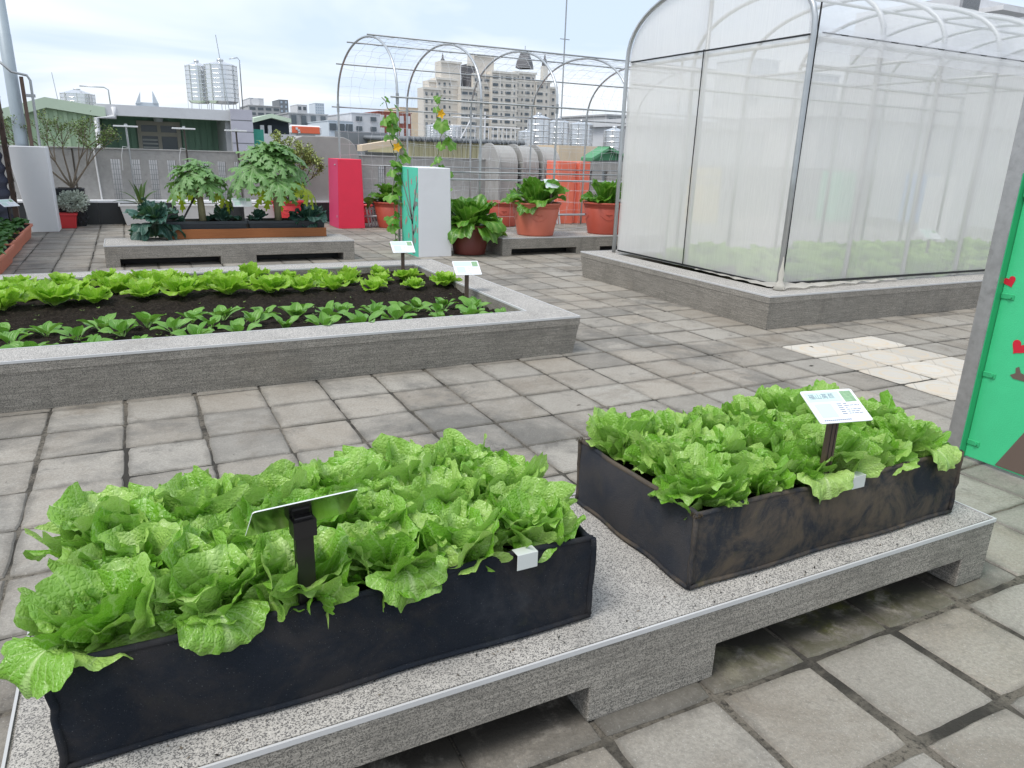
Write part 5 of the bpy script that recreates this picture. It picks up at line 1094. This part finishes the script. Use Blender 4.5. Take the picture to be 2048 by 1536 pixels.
for px, pt, pb_, w, Y, lb in ((1075, 232, 300, 44, 29, 'tall ribbed steel tank at the centre of the tank cluster'), (1115, 240, 300, 40, 30, 'ribbed steel tank beside the tallest one in the cluster'), (1052, 262, 300, 34, 27.5, 'short steel tank in front of the tank cluster'), (1225, 258, 318, 40, 27, 'lone steel tank above the green tiled roof'), (868, 250, 276, 34, 40, 'small steel tank on the left above the yellow shed'), (905, 252, 276, 36, 42, 'small steel tank beside another above the yellow shed'), (1160, 245, 300, 46, 36, 'wide steel tank behind the cream wall')): tank(px, pt, pb_, w, Y, lb, bands=5, hb=-10)
c0, c1 = aty(1118, 290, 24), aty(1206, 290, 24); single('cream_wall', MB().box(c0[0], 24, GND, c1[0], 26.3, c0[2]), B['cream'], 'plain cream wall beyond the coral pillar', 'wall')
g0, g1, g2 = aty(1187, 322, 22), aty(1221, 299, 22), aty(1262, 320, 22); gr_ = top('green_roof_house', (g1[0], 23, GND), 'small house with green tiled gable roof beyond the parapet', 'building', 'city buildings')
part('wall', MB().prism([(g0[0], GND), (g2[0], GND), (g2[0], g2[2]), (g1[0], g1[2]-.05), (g0[0], g0[2])], 'y', 22.3, 22.7), B['grey'], gr_)
for a_, b_ in ((g0, g1), (g1, g2)): part('roof_slope', MB().prism([(a_[0]-.05, a_[2]), (b_[0], b_[2]), (b_[0], b_[2]+.1), (a_[0]-.05, a_[2]+.1)], 'y', 22., 22.75), B['gr'], gr_)
part('front_tiles', MB().prism([(g0[0], g0[2]), (g2[0], g2[2]), (g1[0], g1[2])], 'y', 22.2, 22.29), B['gr'], gr_)
block(1214, 1300, 234, 70, 10, B['grey'], 'grey flat-roofed house right of the apartment tower', rows=1, cols=4, vis=252)
am = top('antenna_mast', (aty(1122, 200, 45)[0], 45, GND), 'tall thin antenna mast beside the apartment tower', 'antenna'); q = aty(1122, 240, 45); q1 = aty(1127, -60, 45)
part('mast', MB().tube([(q[0], 45, GND), (q[0], 45, q1[2])], .045, 6), M['pipe_dull'], am); z = aty(1125, 78, 45)[2]; part('cross_arm', MB().tube([(q[0]-.35, 45, z), (q[0]+.35, 45, z)], .03, 5), M['pipe_dull'], am)
# apartment tower
TY = 320.; at_ = top('apartment_tower', (aty(985, 250, TY)[0], TY+10, GND), 'large beige apartment tower with grey mansard turrets', 'building')
def seg(px0, px1, pyt, dy, rows, cols, pat=None, mat='beige', nm='wing'):
    a, b = aty(px0, pyt, TY), aty(px1, pyt, TY); y = TY+dy; zt = a[2]; w = part(nm, MB().box(a[0], y, GND, b[0], TY+8+dy, zt), B[mat], at_)
    e = .5; part('cornice', MB().box(a[0]-e, y-e, zt-.9, b[0]+e, y+.2, zt), B['beige2'], w)
    fh = 3.12; z = zt-2.6; base = aty(px0, 285, TY)[2]
    if cols:
        cw = (b[0]-a[0])/cols
        while z > base:
            for j in range(cols):
                kind = (pat or 'w')[j % len(pat or 'w')]
                if kind == '.': continue
                ww, hh = {'w': (cw*.36, 1.3), 'b': (cw*.82, 1.15), 's': (cw*.22, 1.1)}[kind]
                x = a[0]+cw*(j+.5); key = (round(ww, 2), hh)
                if key not in WM: WM[key] = MB().box(-ww/2, -.25, -hh/2, ww/2, .05, hh/2).mesh('window', B['dark'])
                o = link('window', WM[key], w); o.location = (x-w.parent.location.x, y-w.parent.location.y, z-GND)
            if cols > 2: part('floor_band', MB().box(a[0], y-.14, z-1.6, b[0], y, z-1.2), B['beige2'], w)
            z -= fh
    return w
WM = {}
seg(852, 885, 173, 3, 0, 3, 'wsw'); seg(866, 900, 158, 5, 0, 0); seg(880, 922, 153, 4, 0, 4, 'sws.'); seg(922, 952, 173, 0, 0, 2, 'bb'); seg(952, 985, 145, 3, 0, 3, 'wsb'); seg(985, 1036, 141, 0, 0, 4, 'bsbs'); seg(1036, 1078, 141, 3, 0, 4, 'wsbs'); seg(1078, 1105, 160, 2, 0, 2, 'bs'); seg(1100, 1124, 171, 5, 0, 2, 'sw')
seg(893, 932, 118, 6, 0, 0, nm='roof_block'); seg(960, 1000, 105, 6, 0, 0, nm='roof_block'); seg(945, 960, 125, 5, 0, 0, mat='slate', nm='roof_block')
def turret(px, pyt, pyb, w, nm='turret'):
    b = aty(px, pyb, TY+8); d = depth(b); R = w/2*d/F_PX; H_ = aty(px, pyt, TY+8)[2]-b[2]; return b, R, H_
b, R, H_ = turret(1057, 100, 136, 36)
part('mansard_roof', MB().lathe([(R*1.15, 0), (R*1.1, H_*.18), (R*.95, H_*.45), (R*.70, H_*.7), (R*.55, H_*.92), (R*.85, H_*.97), (R*.8, H_), (0, H_)], 4, (b[0], TY+12, b[2])), B['slate'], at_)
part('mast', MB().tube([(b[0], TY+12, b[2]+H_), (b[0], TY+12, b[2]+H_+2.2)], .12, 4), B['slate'], at_)
for px, pt, pb_ in ((887, 104, 132), (1091, 106, 132)):
    b, R, H_ = turret(px, pt, pb_, 11); part('spire', MB().lathe([(R, 0), (R*1.05, H_*.25), (R*.7, H_*.5), (R*.3, H_*.6), (R*.4, H_*.68), (0, H_)], 8, (b[0], TY+9, b[2])), B['slate'], at_); part('spire_base', MB().box(b[0]-R, TY+9-R, b[2]-6, b[0]+R, TY+9+R, b[2]), B['beige2'], at_)
# buildings behind the net house
block(1290, 1640, 262, 34, 8, B['lgrey'], 'pale grey building behind the net greenhouse gable', rows=0); block(1640, 2120, 252, 30, 8, B['lgrey'], 'pale long building behind the net greenhouse', rows=0)
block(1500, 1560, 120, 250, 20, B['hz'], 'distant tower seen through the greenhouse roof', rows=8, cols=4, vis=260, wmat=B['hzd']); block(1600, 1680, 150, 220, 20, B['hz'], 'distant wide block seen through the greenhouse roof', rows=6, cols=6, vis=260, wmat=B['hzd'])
k, a, b, zt = block(1915, 2300, 30, 60, 14, B['lgrey'], 'pale grey apartment building rising behind the greenhouse roof', rows=0, parapet=False)
q = aty(1990, 12, 58); part('roof_canopy', MB().box(q[0], 57, q[2]-.5, q[0]+6, 62, q[2]), B['white'], k); m = MB()
q = aty(1925, 14, 59)
for i in range(22): m.box(q[0]+i*.14, 59, q[2]-.1, q[0]+i*.14+.05, 59.05, q[2]+2.)
part('rail_bars', m, B['dgrey'], k)

for (x, y, n_, lab) in ((4.60, 15.95, 4, 'white slatted rack leaning behind the crimson pillar'), (9.05, 15.9, 6, 'white slatted rack leaning beside the coral pillar')):
    r_ = top('slatted_rack', (x+.2, y, 0), lab, 'rack', 'white slatted racks')
    for i in range(n_): part('slat', MB().prism([(x+i*.07, 0), (x+i*.07+.035, 0), (x+i*.07-.035, .42), (x+i*.07-.07, .42)], 'y', y, y+.03), M['whitepot'], r_)
    part('rail', MB().prism([(x-.05, .36), (x+n_*.07-.09, .36), (x+n_*.07-.095, .40), (x-.055, .40)], 'y', y+.031, y+.05), M['whitepot'], r_)
